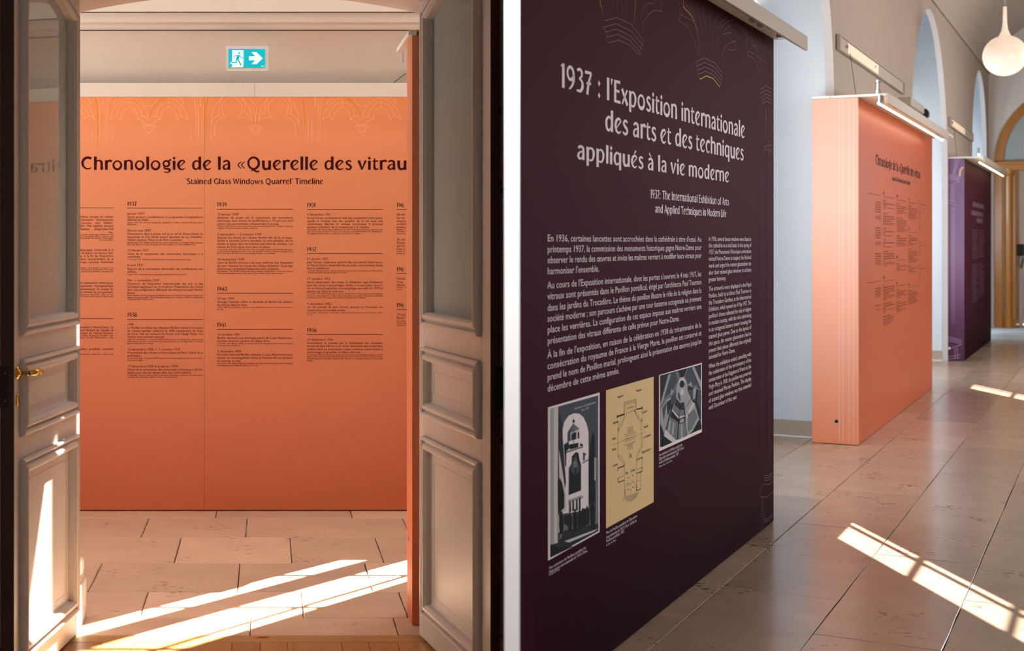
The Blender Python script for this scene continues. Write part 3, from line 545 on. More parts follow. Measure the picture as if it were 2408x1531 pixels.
q = YW/F                                   # metres per pixel on this wall
sx_ = lambda px: (px-PX)*q
sz_ = lambda py: HC+(PY-py)*q
T1 = Text(); T2 = Text(); T3 = Text(); T4 = Text()
T1.line('Chronologie de la \u00abQuerelle des vitrau', sx_(190.5), sz_(399.5), 31.5*q, x1=sx_(959), disp=True)
T1.line("'Stained Glass Windows Quarrel' Timeline", sx_(436), sz_(433), 13.4*q, x1=sx_(761), disp=True)
CY = lambda c: 440+c/3.3286
cols = [
 (88, 266.8, '''R163|
S= |
B^240|artistes charg\u00e9s de r\u00e9aliser
B^264|l'Exposition internationale
B^288|Couturier, Jean H\u00e9bert-
B^311|uber, Max Ingrand, Jacques
B^336|Mazetier, Joseph-Jean-Kef
B>360|nuy.
S^377|to produce stained glass windows for the
S^391|iety: Louis Barillet, Father Couturier, Jean
S^405|ngrand, Jacques Le Chevallier, Paul Louzier,
S>420|and Andr\u00e9 Rinuy.
B^499|historiques s'int\u00e9resse \u00e0 la
B^523|et de placer ces vitraux dans
B^547|ne, \u00e0 la fin de l'Exposition
B^571|obert, vice-pr\u00e9sident de la
B^595|projet poursuit finalement
S^637|considers Louis Barillet's proposal to fit
S^651|for the International Exhibition. The project
S^666|by Gabriel Ruprich-Robert, Vice-President
B^757|des monuments historiques,
B^781|rogramme iconographique
B^806|conservateur du mus\u00e9e du
B^830|ins artistes du groupement.
S^847|Monuments Historiques, teams up with
S^861|of the Louvre and a group of select artists
R1028|
B^1104|\u00e9sent\u00e9es \u00e0 Notre-Dame : le
B^1128|saint Hubert de Gaudin, le
B^1152|ermain de H\u00e9bert-Stevens.
S^1168|otre-Dame, including Le Chevallier's Saint
S^1183|Etienne and Jean H\u00e9bert-Stevens's Saint
B^1275|avillon pontifical, construit
S^1314|Papal Pavilion, designed by architect Paul'''),
 (299.3, 477.4, '''Y147|1937
R165|
D216|Janvier 1937
B=242|Apr\u00e8s plusieurs modifications, le programme iconographique
B264|d\u00e9finitif est \u00e9tabli.
S=283|January 1937: The definitive iconographic programme is finally completed following several
S297|adjustments.
D348|F\u00e9vrier-mai 1937
B=374|Pr\u00e9sentation dans la partie sud de la nef de Notre-Dame de
B=398|maquettes et d'au moins quatre lancettes de Le Chevallier,
B421|H\u00e9bert-Stevens, Rinuy et du P\u00e8re Couturier.
S=440|February-May 1937: Models and at least four lancet windows by Le Chevallier, H\u00e9bert-Stevens,
S455|Rinuy and Father Couturier are presented in the southern part of the cathedral's nave.
D503|13 f\u00e9vrier 1937
B=531|Visite de la commission des monuments historiques \u00e0 la
B553|cath\u00e9drale.
S572|13 February 1937: The Monuments Historiques commission visits Notre-Dame.
D620|4 avril 1937
B=648|Rapport de la commission demandant des modifications aux
B670|artistes.
S689|4 April 1937: commission report requesting modifications from the artists.
D738|Mai \u2014 novembre 1937
B=764|Ouverture de l'Exposition internationale des arts et des
B=788|techniques appliqu\u00e9s \u00e0 la vie moderne. Pr\u00e9sentation des vitraux
B=812|dans une configuration diff\u00e9rente de celle pr\u00e9vue pour Notre-
B836|Dame.
S=853|Mai-November 1937: The International Exhibition of Arts and Applied Techniques in Modern Life
S=868|opens to the general public. The stained glass windows are unveiled in a different configuration
S883|to that planned for Notre-Dame.
Y1015|1938
R1037|
B1083|1938
B=1109|Le Pavillon pontifical est rebaptis\u00e9 Pavillon marial \u00e0 l'occasion
B=1133|de l'ann\u00e9e mariale, c\u00e9l\u00e9brant le 300e anniversaire du V\u0153u
B=1157|de Louis XIII qui consacre la France \u00e0 la Vierge Marie. Les
B1180|vitraux sont toujours expos\u00e9s.
S=1199|1938. The Papal Pavilion is renamed the Pavillon Marial to mark the Marian Year, celebrating the
S=1214|300th anniversary of the Vow of Louis XIII consecrating France to the Virgin Mary. The stained
S1229|glass windows are still on display.
D1279|13 d\u00e9cembre 1938 \u2014 3 octobre 1939
B=1304|Pr\u00e9sentation des vitraux \u00e0 Notre-Dame de Paris. D\u00e9but de la
B1327|pol\u00e9mique.
S=1345|13 December 1938 - 3 October 1939: Presentation of the stained glass windows at Notre-Dame.
S1360|Controversy begins.
D1411|17 d\u00e9cembre 1938 et 6 janvier 1939
B=1436|Visites de la commission des monuments historiques \u00e0 Notre-
B1460|Dame pour voir les vitraux dans leur ordre d\u00e9finitif.
S=1478|17 December 1938 and 6 January 1939: the Monuments Historiques commission visits Notre-Dame
S1492|to inspect the stained glass windows in their ultimate sequence.'''),
 (510.5, 688.9, '''Y152|1939
R173|
D222|13 janvier 1939
B=247|Adoption du projet par la commission des monuments
B=271|historiques sous r\u00e9serve de modifications, \u00e0 19 voix pour et 4
B296|contre. Des protestations s'\u00e9l\u00e8vent dans la presse.
S=312|13 January 1939: The commission adopts the project with reservations, with 19 votes in favour and
S327|4 against. This decision sparks protests in the press.
D378|3 septembre \u2014 3 octobre 1939
B=404|D\u00e9pose des vitraux par l'Atelier Barillet afin de les prot\u00e9ger
B=428|durant la Seconde Guerre mondiale. Ils sont emball\u00e9s, mis en
B=452|caisses et plac\u00e9s dans les tribunes puis dans les combles. Les
B476|vitraux du XIXe si\u00e8cle sont remis en place.
S=494|3 September - 3 October 1939: Removal of the stained glass windows by the Barillet Workshop
S=509|to preserve them during World War II. They are wrapped, crated, and stored in the galleries and
S524|later in the attics. The 19th-century stained glass windows are reinstalled.
D574|30 septembre 1939
B=599|Lettre de Barillet adress\u00e9e \u00e0 ses onze confr\u00e8res, leur demandant
B=624|de venir chercher les caisses des vitraux d\u00e9mont\u00e9s. Seuls sept
B648|d'entre-eux r\u00e9cup\u00e8rent finalement leurs cr\u00e9ations.
S=664|30 September 1939: Barillet writes to his eleven colleagues asking them to collect the crates of
S680|removed stained glass windows. Only seven of them finally retrieve their creations.
Y812|1940
R831|
D880|14 mai 1940
B=906|Georges Huisman refuse la demande de Barillet de replacer
B930|les vitraux dans les baies.
S=947|14 May 1940: Georges Huisman refuses to comply with Barillet's request to replace the windows in
S962|the bays.
Y1094|1941
R1113|
D1162|16 octobre 1941
B=1188|Barillet demande une entrevue aupr\u00e8s de Louis Hautecoeur,
B1212|nouveau directeur g\u00e9n\u00e9ral des Beaux-Arts.
S=1229|16 October 1941: Barillet requests an audience with Louis Hautecoeur, the new Director General
S1244|of the Beaux-Arts Institution.
D1294|3 d\u00e9cembre 1941
B=1319|Derni\u00e8re lettre de Barillet adress\u00e9e \u00e0 Louis Hautecoeur pour
B=1344|obtenir un encouragement moral et financier afin de terminer
B1368|les \u0153uvres, en vain.
S=1385|3 December 1941: Barillet addresses a final letter to Louis Hautecoeur seeking moral and financial
S1400|encouragement to complete the pieces, to no avail.'''),
 (721.9, 899.8, '''Y156|1951
R175|
D223|4 d\u00e9cembre 1951
B=249|Ernest Herpe, architecte en chef des monuments historiques,
B=273|signale le mauvais \u00e9tat des grisailles de la nef suite aux
B=297|nombreuses d\u00e9poses et reposes successives. Il propose
B321|plusieurs solutions, de la restauration \u00e0 la cr\u00e9ation.
S=338|4 December 1951: Ernest Herpe, Head Architect of the Monuments Historiques, reports on the
S=353|poor state of the grisailles in the nave due to the many successive removals and reinstallations.
S369|He suggests several solutions, ranging from restoration to creation.
Y503|1952
R521|
D570|21 janvier 1952
B=596|Jean Verrier, inspecteur g\u00e9n\u00e9ral des monuments historiques,
B=620|et Marcel Aubert demandent de proc\u00e9der \u00e0 de nouveaux essais
B643|dans la cath\u00e9drale.
S=660|21 January 1952: Jean Verrier, Inspector General of the Monuments Historiques, and Marcel Aubert
S675|request to perform new tests inside the cathedral.
D726|27 octobre 1952
B=752|Apr\u00e8s observation des essais, la d\u00e9l\u00e9gation opte finalement
B=776|pour des vitraux \u00e0 personnages, confi\u00e9s \u00e0 un seul ma\u00eetre verrier,
B=800|sur le m\u00eame programme iconographique que celui de 1939 et
B824|\u00e9tendu aux baies du triforium.
S=840|27 October 1952: After comparing the options, a new project for stained glass windows depicting
S=856|characters, commissioned to a single master stained glass artist, based on the same iconographic
S871|programme as the 1939 project and extended to the bays of the triforium.
D922|4 d\u00e9cembre 1952
B=947|Sur les conseils de Jean Verrier, Jacques Le Chevallier est
B971|retenu pour ce nouveau projet.
S=988|4 December 1952: Jacques Le Chevallier is appointed for this new project on the advice of Jean
S1003|Verrier.
Y1136|1956
R1154|
D1202|10 d\u00e9cembre 1956
B=1228|Pr\u00e9sentation et examen par la commission des nouveaux
B=1252|vitraux de saint Marcel et de sainte Genevi\u00e8ve dans la derni\u00e8re
B=1277|fen\u00eatre nord. La commission h\u00e9site \u00e0 nouveau entre vitraux \u00e0
B1300|personnages et grisailles, le d\u00e9bat s'\u00e9ternise.
S=1318|10 December 1956: the commission reviews and evaluates the newly installed stained glass windows
S=1333|depicting Saint Marcel and Saint Genevi\u00e8ve in the last north window. Once more, the commission
S=1348|hesitates between stained glass windows with characters and grisailles, leading to a protracted
S1363|debate.'''),
 (932.5, 1110, '''Y156|196
R175|
D223|24 avr
B249|Sur un
B273|maquet
B297|modern
B321|pr\u00e9sent
S338|24 April 19
S353|Chevallier,
S369|and receive
D418|26 ma
B444|Pr\u00e9sen
B468|verri\u00e8r
B492|Cinq a
S509|26 May 19
S524|presented
Y658|196
R676|
D725|F\u00e9vrie
B750|Visite
B774|d\u00e9cide
S790|February 19
S805|project.
Y939|196
R958|
D1007|17 juin
B1031|Retrait
B1056|Le Che
S1073|17 June 196
S1088|artworks in'''),
]
for x0, x1, body in cols:
    for ln in body.split('\n'):
        hd, txt = ln.split('|', 1); kd = hd[0]; m_ = hd[1] if hd[1] in '=^>' else ''
        if not txt and kd != 'R': continue
        if kd == 'S' and not txt.strip(): continue
        y = CY(float(hd[1+len(m_):]))
        if kd == 'R': T2.bar(sx_(x0), sx_(x1), sz_(y), 1.15*q); continue
        h = {'Y': 9.8, 'D': 5.5, 'B': 5.2, 'S': 3.35}[kd]*q
        T = T2 if kd == 'Y' else T4 if kd == 'S' else T3
        a, b = sx_(x0), sx_(x1)
        if kd == 'Y': T.line(txt, a, sz_(y), h, disp=True)
        elif m_ == '=': T.line(txt, a, sz_(y), h, x1=b, just=True, sx=.94)
        elif m_ in ('^', '>') and m_:
            vis = sx_(186); wd = T.width(txt, glyph)*h
            if m_ == '^' and wd*.94 < b-vis: T.line(txt, vis, sz_(y), h, x1=b, just=True, sx=.94)
            else: T.line(txt, 0, sz_(y), h, x1=b, align='r', sx=.94)
        else: T.line(txt, a, sz_(y), h, sx=.94 if kd != 'D' else 1.0)
onw = lambda d: (lambda s, z: np.c_[s, np.full_like(s, YW-d), z])
part(pw, 'heading_lettering', T1.to(onw(.0008)), M['inkd'], 'dark plum heading lettering')
part(pw, 'year_lettering', T2.to(onw(.0008)), M['inkd'])
part(pw, 'body_lettering', T3.to(onw(.0008)), M['inkb'])
part(pw, 'small_lettering', T4.to(onw(.0008)), M['inkb'])

# gothic tracery drawing along its top; coordinates in the 5.8875x detail (x0 180, y0 220)
LN = Text(); GD = Text()
def tr(pts, w=1.0, mirror=None, T=LN, dx=0):
    P = [(180+x/5.8875+dx, 220+y/5.8875) for x, y in catmull(pts, 4)]
    if mirror: P = [(2*mirror-x, y) for x, y in P]
    P = [(x, max(y, 227.6)) for x, y in P]
    T.path([(sx_(x), sz_(y)) for x, y in P], w*q)
half = [[(1003,350),(1040,240),(1110,140),(1200,75),(1272,50)], [(1272,55),(1272,190)], [(1162,360),(1175,290),(1210,225),(1272,190),(1335,225),(1380,290),(1402,362)],
        [(1097,305),(1125,220),(1180,150),(1272,118),(1365,155),(1425,220),(1450,305)], [(1275,55),(1370,90),(1460,180),(1515,270),(1548,370)], [(1402,362),(1448,308)], [(1448,308),(1500,325),(1548,370)],
        [(1162,355),(1097,308)], [(1097,308),(1050,318),(1003,365)], [(1162,358),(1095,378),(1053,430)], [(1003,420),(1092,455),(1092,478)], [(1003,440),(1060,465)], [(1055,475),(1045,520),(1003,547)],
        [(1003,178),(1070,150),(1105,95),(1118,42)], [(1380,42),(1440,90),(1490,150)], [(1490,150),(1470,90),(1450,42)]]
for cx in (350.4, 850.5):
    for i, p in enumerate(half):
        d = cx-350.4
        gold_r = (i == 0 and cx < 500); gold_l = (i == 0 and cx > 500)
        tr(p, 1.9 if gold_r else .75, None, GD if gold_r else LN, d)
        P = [(2006-x, y) for x, y in p]
        tr(P, 1.9 if gold_l else .75, None, GD if gold_l else LN, d)
for p in [[(40,70),(120,120),(200,220),(258,362)], [(40,135),(110,190),(150,250),(162,300)], [(40,210),(85,265),(110,352)], [(110,355),(165,302)], [(165,302),(215,320),(258,362)], [(95,42),(150,80),(200,138)], [(200,138),(175,80),(150,42)]]: tr(p, .95)
for d, s in ((0, 1), (713.0, -1), (600.0, 1)):
    f = (lambda x: 180+x/5.8875) if s > 0 else (lambda x: d-(180+x/5.8875))
    if d == 600.0 and s > 0: f = lambda x: 180+x/5.8875+500.3
    def tq(pts, w=.9, T=LN):
        P = [(f(x), max(227.6, 220+y/5.8875)) for x, y in catmull(pts, 4)]
        P = [p_ for p_ in P if 100 < p_[0] < 1015]
        if len(P) > 1: T.path([(sx_(x), sz_(y)) for x, y in P], w*q if not isinstance(w, tuple) else tuple(k*q for k in w))
    if True:
        if not (d == 600.0 and s > 0):
            tq([(250,50),(272,130),(290,260),(290,710)], (1.0, 2.2, .7), GD)
            tq([(285,45),(318,160),(322,710)], (.9, .9, .2))
        tq([(352,45),(362,185)]); tq([(372,45),(362,185)])
        tq([(430,45),(400,180),(397,700)], (.9, .9, .2)); tq([(470,45),(430,200),(425,680)], (.9, .9, .2)); tq([(497,460),(497,660)], (.4, 1.1, .4)); tq([(220,460),(220,660)], (.4, 1.1, .4))
for px in (717, 724.5, 733.5, 467.5, 474.5):
    LN.path([(sx_(px), sz_(262)), (sx_(px), sz_(300)), (sx_(px), sz_(340))], (.3*q, .95*q, .3*q))
GD.path([(sx_(p[0]), sz_(p[1])) for p in catmull([(710,228),(714,250),(716.5,280),(716.5,340)])], (1.2*q, 2.2*q, .6*q))
# middle motif, in the 5.0167x detail (x0 480)
for s in (1, -1):
    for p, w in (([(85,370),(95,250),(130,150),(175,85),(225,40)], 1.0), ([(85,370),(110,300),(150,262),(192,245)], .95), ([(192,245),(176,180),(190,100),(220,40)], .95), ([(252,282),(215,210),(215,130),(250,85),(305,40)], .95),
                 ([(252,282),(180,300),(135,360),(120,490)], .9), ([(405,282),(440,220),(448,150),(420,95),(350,40)], .95), ([(405,282),(470,282),(530,300),(565,325)], .9), ([(565,325),(545,200),(500,110),(440,40)], .95),
                 ([(565,322),(520,250),(468,205)], .9), ([(468,205),(488,130),(440,40)], .9), ([(515,40),(570,90),(602,140)], .95), ([(575,150),(595,250),(602,345)], .9), ([(602,368),(528,392),(530,410),(602,385)], .9), ([(550,415),(565,465),(603,487)], .95), ([(568,405),(578,435),(603,455)], .9)):
        P = [(480+(x if s > 0 else 1205-x)/5.0167, max(227.6, 220+y/5.0167)) for x, y in catmull(p, 4)]
        LN.path([(sx_(x), sz_(y)) for x, y in P], w*.8*q)
part(pw, 'tracery_lines', LN.to(onw(.0005)), M['pale'], 'thin pale tracery lines')
part(pw, 'gold_lines', GD.to(onw(.0007)), M['gold'], 'gold tracery lines')

# ------------------------------------------------------------------ narrow orange panel at the right jamb
np_ = thing('jamb_panel', 'narrow orange panel wrapped round the right jamb beside the right door leaf', 'display panel', (.55, 5.5, 0))
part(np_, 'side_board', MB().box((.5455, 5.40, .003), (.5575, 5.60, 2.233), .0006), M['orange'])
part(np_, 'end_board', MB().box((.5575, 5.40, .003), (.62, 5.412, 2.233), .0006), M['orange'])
part(np_, 'chipboard_core', MB().box((.547, 5.402, 2.233), (.62, 5.60, 2.249)), M['chip'])
part(np_, 'cap_board', MB().box((.532, 5.396, 2.2335), (.562, 5.9, 2.253), .001), M['capw'])
part(np_, 'cap_fascia', MB().box((.550, 5.885, 2.192), (.562, 5.9, 2.2335), .001), M['capw'])
part(np_, 'cable_hole', MB().lathe([(.008, -.0006), (.008, .0002)], (.5452, 5.52, .305), 10, 'x'), M['black'])
part(np_, 'bracket', MB().box((.572, 5.375, 2.07), (.585, 5.398, 2.245), .001), M['capw'])

# ------------------------------------------------------------------ exit sign
YS = 7.2
sgn = thing('exit_sign', 'lit turquoise emergency exit sign with running figure and right arrow', 'sign', (-.1, YS, 2.3))
x0, z0 = wp(531, 166, YS); x1, z1 = wp(631.5, 108, YS)
part(sgn, 'acrylic_plate', MB().box((x0, YS, z0), (x1, YS+.004, z1), .001), M['clear'])
x0, z0 = wp(537.5, 159.5, YS); x1, z1 = wp(623.5, 115.5, YS)
part(sgn, 'sign_face', MB().box((x0, YS-.006, z0), (x1, YS, z1), .0008), M['signc'])
part(sgn, 'edge_strip', MB().box((wp(537, 0, YS)[0], YS-.004, wp(0, 166.3, YS)[1]), (wp(624, 0, YS)[0], YS+.003, wp(0, 165, YS)[1])), M['capw'])
part(sgn, 'hanger', MB().tube([(-.14, YS+.002, 2.40), (-.14, YS+.24, 2.42)], .002, 6).tube([(-.06, YS+.002, 2.40), (-.06, YS+.24, 2.42)], .002, 6), M['chrome'])
def sg(pts): return [wp(520+x/18.015, 95+y/18.015, YS) for x, y in pts]
SW = Text(); SB = Text()
SW.poly(sg([(470,430),(945,430),(945,1090),(905,1140),(430,1145),(475,1090)])); SW.poly(sg([(470,895),(400,950),(380,995),(475,1000)]))
SW.poly(sg([(1185,685),(1455,685),(1470,765),(1455,845),(1185,845)])); SW.poly(sg([(1295,510),(1500,510),(1760,765),(1455,765),(1455,685)])); SW.poly(sg([(1295,1010),(1500,1010),(1760,765),(1455,765),(1455,845)])); SW.bar(*[sg([(1700,0)])[0][0], sg([(1835,0)])[0][0]], sg([(0,1100)])[0][1], .0018)
SB.poly(sg([(770+45*math.cos(t), 550+45*math.sin(t)) for t in np.linspace(0, 6.28, 13)[:-1]]))
P_ = YS/F/18.015
for pts, w_ in (([(535,745),(590,648),(790,648),(860,745),(950,745)], 36), ([(730,660),(655,820),(640,940),(430,945)], 50), ([(650,800),(720,820),(850,1060)], 60), ([(775,1145),(830,1085)], 22)):
    SB.path(sg(pts), w_*P_)
SB.poly(sg([(690,640),(800,650),(730,840),(620,830)]))
part(sgn, 'white_symbols', SW.to(lambda s, z: np.c_[s, np.full_like(s, YS-.0066), z]), M['signw'])
part(sgn, 'running_figure', SB.to(lambda s, z: np.c_[s, np.full_like(s, YS-.0072), z]), M['signc'])

# ------------------------------------------------------------------ the two door leaves
PROF = [(0, .0), (0, .013), (.006, .018), (.012, .014), (.016, .003), (.021, .004), (.026, .014), (.032, .019), (.040, .018), (.048, .007), (.051, -.009), (.060, -.012)]
def leaf(name, label, near, far, sg_, TK, far_st, near_st):
    nx, ny = near; fx, fy = far; Wd = math.hypot(fx-nx, fy-ny); ang = math.atan2(fy-ny, fx-nx)
    t = bpy.data.objects.new(name, None); COL.objects.link(t); t['label'] = label; t['category'] = 'door'; t['_loc'] = (0, 0, 0)
    t.matrix_world = Matrix.Translation((nx, ny, .012)) @ Matrix.Rotation(ang, 4, 'Z')
    top = 2.62; Z = lambda z: z-.012
    fn = lambda p, h: (p[0], sg_*h, p[1])
    a, b = near_st, Wd-far_st
    # profile: x from near (0) to far (Wd); the visible face is at h = 0
    def bx(mb, x0, x1, z0, z1): return mb.box((x0, 0, Z(z0)), (x1, -sg_*TK, Z(z1)), .0015)
    part(t, 'stile', bx(MB(), 0, a, .012, top), M['taupe']); part(t, 'stile', bx(MB(), b, Wd, .012, top), M['taupe'])
    for z0, z1 in ((.012, .10), (.75, .825), (1.072, 1.15)): part(t, 'rail', bx(MB(), a, b, z0, z1), M['taupe'])
    part(t, 'edge_strip', MB().box((-.0025, sg_*.0005, Z(.012)), (0, -sg_*(TK+.0005), Z(top))), M['edge'], 'door edge with shade put into its colour')
    zt_ = lambda x: 2.275+(Wd-far_st-x)*.34 if True else 0
    gp = [(a, Z(1.15)), (b, Z(1.15)), (b, Z(2.285)), (b-.12, Z(2.33)), (b-.3, Z(2.375)), (a, Z(2.40))]
    up = MB().prism([(b, Z(2.285)), (b, Z(top)), (a, Z(top)), (a, Z(2.40)), (b-.3, Z(2.375)), (b-.12, Z(2.33))], lambda p, d: (p[0], d, p[1]), 0, -sg_*TK)
    part(t, 'rail', up, M['taupe'])
    for z0, z1 in ((.10, .75), (.825, 1.072)):
        po = [(a, Z(z0)), (b, Z(z0)), (b, Z(z1)), (a, Z(z1))]
        part(t, 'moulding', moulding(po, PROF, fn), M['taupe'])
        r = inset(po, .058); pn = MB()
        pn.box((r[0][0], -sg_*.012, r[0][1]), (r[2][0], -sg_*.030, r[2][1]))
        r2 = inset(po, .085); 
        part(t, 'panel', pn, M['taupe'])
        part(t, 'bead', moulding(inset(po, .082), [(0, -.012), (.001, -.0105), (.004, -.0105), (.005, -.012)], fn), M['taupe'])
    part(t, 'moulding', moulding(gp, PROF[:10]+[(.050, -.020)], fn), M['taupe'])
    g = inset(gp, .046); part(t, 'glass_pane', MB().prism(g, lambda p, d: (p[0], -sg_*d, p[1]), .017, .021), M['pane'])
    return t, Wd, Z
ll, Wl, Z = leaf('door_leaf', 'left taupe panelled door leaf with brass lever handle and sunlit lower panel', (-.8076, 4.542), (-.696, 5.276), -1, .044, .050, .058)
rl, Wr, Z = leaf('door_leaf', 'right taupe panelled door leaf in shadow, with black iron bolt case on its edge', (.693, 4.446), (.555, 5.234), 1, .030, .066, .088)
def lp(t, name, mb, m, label=None, smooth=False, parent=None):
    o = mb.build(name, m, parent or t, (0, 0, 0), smooth=smooth)
    if label: o['label'] = label
    return o
# left leaf: visible face is at local y = 0 and looks to -y
zh = Z(1.032)
ro = lp(ll, 'handle', MB().lathe([(.0, 0), (.021, .0), (.021, .003), (.017, .006), (.010, .007), (.007, .012), (.006, .02), (.008, .034), (.010, .038), (.0, .040)], (0, 0, 0), 24, 'y'), M['brass'], 'polished brass lever handle', True)
ro.matrix_local = Matrix.Translation((.030, 0, zh)) @ Matrix.Rotation(math.pi, 4, 'Z')
lv = MB().tube([(.0, .034, 0), (.0, .046, .0), (-.006, .056, .001), (-.03, .060, .004), (-.052, .058, .003), (-.066, .056, -.003), (-.075, .056, -.001)], [.007, .0085, .010, .007, .008, .011, .006], 14)
lp(ll, 'lever', lv, M['brass'], smooth=True, parent=ro)
es = MB().lathe([(.0, 0), (.017, 0), (.017, .002), (.014, .004), (.0, .004)], (0, 0, 0), 22, 'y'); es.v = [(x*.8, y, z*1.25) for x, y, z in es.v]
e_ = lp(ll, 'keyhole_plate', es, M['brass'], 'oval brass keyhole plate', True); e_.matrix_local = Matrix.Translation((.030, 0, Z(.945))) @ Matrix.Rotation(math.pi, 4, 'Z')
lp(ll, 'lock_face', MB().box((-.0045, .018, Z(.925)), (-.0025, .050, Z(1.055)), .0005), M['black'], 'black lock face plate')
for zz in (.945, 1.035): lp(ll, 'screw', MB().lathe([(.003, -.006), (.003, -.0045)], (0, .027, Z(zz)), 10, 'x'), M['chrome'])
# right leaf: face at local y = 0 looks to +y; its edge and back carry the bolt
lp(rl, 'bolt_case', MB().box((-.010, -.012, Z(.93)), (-.0025, -.075, Z(1.06)), .003), M['black'], 'black iron bolt case')
for z_, r_ in ((.83, .012), (1.61, .012)):
    lp(rl, 'bolt_knob', MB().lathe([(.004, 0), (.004, -.010), (r_, -.015), (r_, -.024), (.003, -.028)], (.008, -.030, Z(z_)), 14, 'y').box((.0, -.029, Z(z_-.010)), (.02, -.034, Z(z_+.010))), M['black'])
for z_ in (.62, 1.635, 1.86): lp(rl, 'rod_guide', MB().box((.0, -.030, Z(z_-.011)), (.02, -.036, Z(z_+.011)), .002), M['black'])
for t_ in (ll, rl):
    for z_ in (.35, 1.35, 2.3): lp(t_, 'hinge', MB().lathe([(.007, -.05), (.007, .05)], ((Wl if t_ is ll else Wr)+.004, (.05 if t_ is ll else -.036), Z(z_)), 12), M['black'])

# ------------------------------------------------------------------ upright made up for the white gutter between the two views
x = PT*3.0; hw = 18/F*3.0
mb = MB().prism([(x-hw, 3.0), (x+hw, 3.0), (x+hw+PT*1.22, 4.22), (x-hw+PT*1.22, 4.22)], lambda p, d: (p[0], p[1], d), 0, 3.3)
struct('gutter_wall', mb, M['gutter'], label='narrow white upright added to fill the gutter between the two views')

M['reveal'] = mat('pale_grey_reveal', '#cfc9c6', .8, .2)
# ------------------------------------------------------------------ hall shell
VF, VB = -1.80, -1.86
arches = [(7.95, 11.15), (15.60, 19.22), (22.6, 25.2)]
def arch_wall(x_front, x_back, a0, a1, arcs, spring, top):
    mb = MB(); rv = MB()
    pts = [(a0, 0)]
    for (p, q_) in arcs:
        r = (q_-p)/2; c = (p+q_)/2; spring = 4.03-r
        pts += [(p, 0), (p, spring)]+[(c-r*math.cos(t), spring+r*math.sin(t)) for t in np.linspace(0, math.pi, 25)[1:-1]]+[(q_, spring), (q_, 0)]
    pts += [(a1, 0)]
    for i in range(len(pts)-1):                     # quads up to the top edge, front, back and reveals
        (A, zA), (B, zB) = pts[i], pts[i+1]
        if B-A > 1e-6:
            for x in (x_front, x_back): mb.add([(x, A, zA), (x, B, zB), (x, B, top), (x, A, top)], [(0, 1, 2, 3)])
        if (zA, zB) != (0, 0): rv.add([(x_front, A, zA), (x_front, B, zB), (x_back, B, zB), (x_back, A, zA)], [(0, 1, 2, 3)])
    return mb, rv
aw, rv = arch_wall(VF, VB, 7.72, 25.6, arches, None, 4.9)
struct('wall_left', aw, M['tan'], HALL, 'taupe hall wall with tall round arches')
struct('trim_4', rv, M['reveal'], HALL, 'pale painted reveals of the arches')
for i, (p, q_) in enumerate(arches):               # deep bays behind the arches
    zt = 4.12; mb = MB()
    mb.box((VB-1e-3, q_+.003, 0), (-2.62, q_+.08, 4.3))
    lo = 3.22 if i == 0 else zt
    mb.prism([(VB-1e-3, 0), (-2.42, 0), (-2.42, lo-.02), (VB-1e-3, zt+.08)], lambda q, d: (q[0], d, q[1]), p-.06, p-.003)
    mb.add([(VB, p-.05, zt+.1), (-2.40, p-.05, lo), (-2.40, q_+.05, lo), (VB, q_+.05, zt+.1), (VB, p-.05, zt+.14), (-2.40, p-.05, lo+.05), (-2.40, q_+.05, lo+.05), (VB, q_+.05, zt+.14)], [(0,1,2,3),(7,6,5,4),(0,4,5,1),(1,5,6,2),(2,6,7,3),(3,7,4,0)])
    o0, o1 = (9.13, 10.01) if i == 0 else (17.28, 18.16) if i == 1 else (23.3, 24.1); z0, z1 = 1.21, 3.10
    if i == 1: z0 = 1.12
    bx_ = (-2.35, -2.37)
    mb.box((bx_[0], p-.02, 0), (bx_[1], o0, lo)).box((bx_[0], o1, 0), (bx_[1], q_+.02, lo)).box((bx_[0], o0, 0), (bx_[1], o1, z0)).box((bx_[0], o0, z1), (bx_[1], o1, lo))
    struct('wall_left', mb, M['whitewall'], HALL, 'white plastered window bay')
    wf = struct('window_%d' % (i+2), MB().box((-2.352, o0+.74, z0), (-2.362, o0+.79, z1)), M['lead'], HALL)
    MB().box((-2.352, o0+.014, z0), (-2.366, o0+.40, z1)).build('shutter', M['muslin'], wf)
    k_ = 1
    while z0+.445*k_ < z1: MB().box((-2.352, o0, z0+.445*k_-.034), (-2.362, o1, z0+.445*k_)).build('glazing_bar', M['lead'], wf); k_ += 1
    struct('baseboard_left', MB().box((VB-.002, q_-.014, .012), (-2.6, q_+.002, .125), .002), M['fascia'], HALL)
    struct('baseboard_left', MB().box((VB-.002, q_-.03, 0), (-2.6, q_+.002, .013), .003), M['white'], HALL, 'white strip at the foot of the skirting')
# right side, never in view: wall with three tall windows
mb = MB()
for a, b in ((-3, 5.6), (7.4, 11.6), (13.4, 18.1), (19.9, 25.7)): mb.box((2.7, a, 0), (2.85, b, 4.9))
for a, b in ((5.6, 7.4), (11.6, 13.4), (18.1, 19.9)): mb.box((2.7, a, 0), (2.85, b, .8)).box((2.7, a, 3.8), (2.85, b, 4.9))
struct('wall_right', mb, M['tan'], HALL)
struct('wall_front', MB().box((-4, -3, 0), (3, -2.85, 4.9)), M['tan'], HALL)
struct('ceiling', MB().box((-1.5, -3, 3.2), (.95, 5.3, 3.3)), M['cream'])
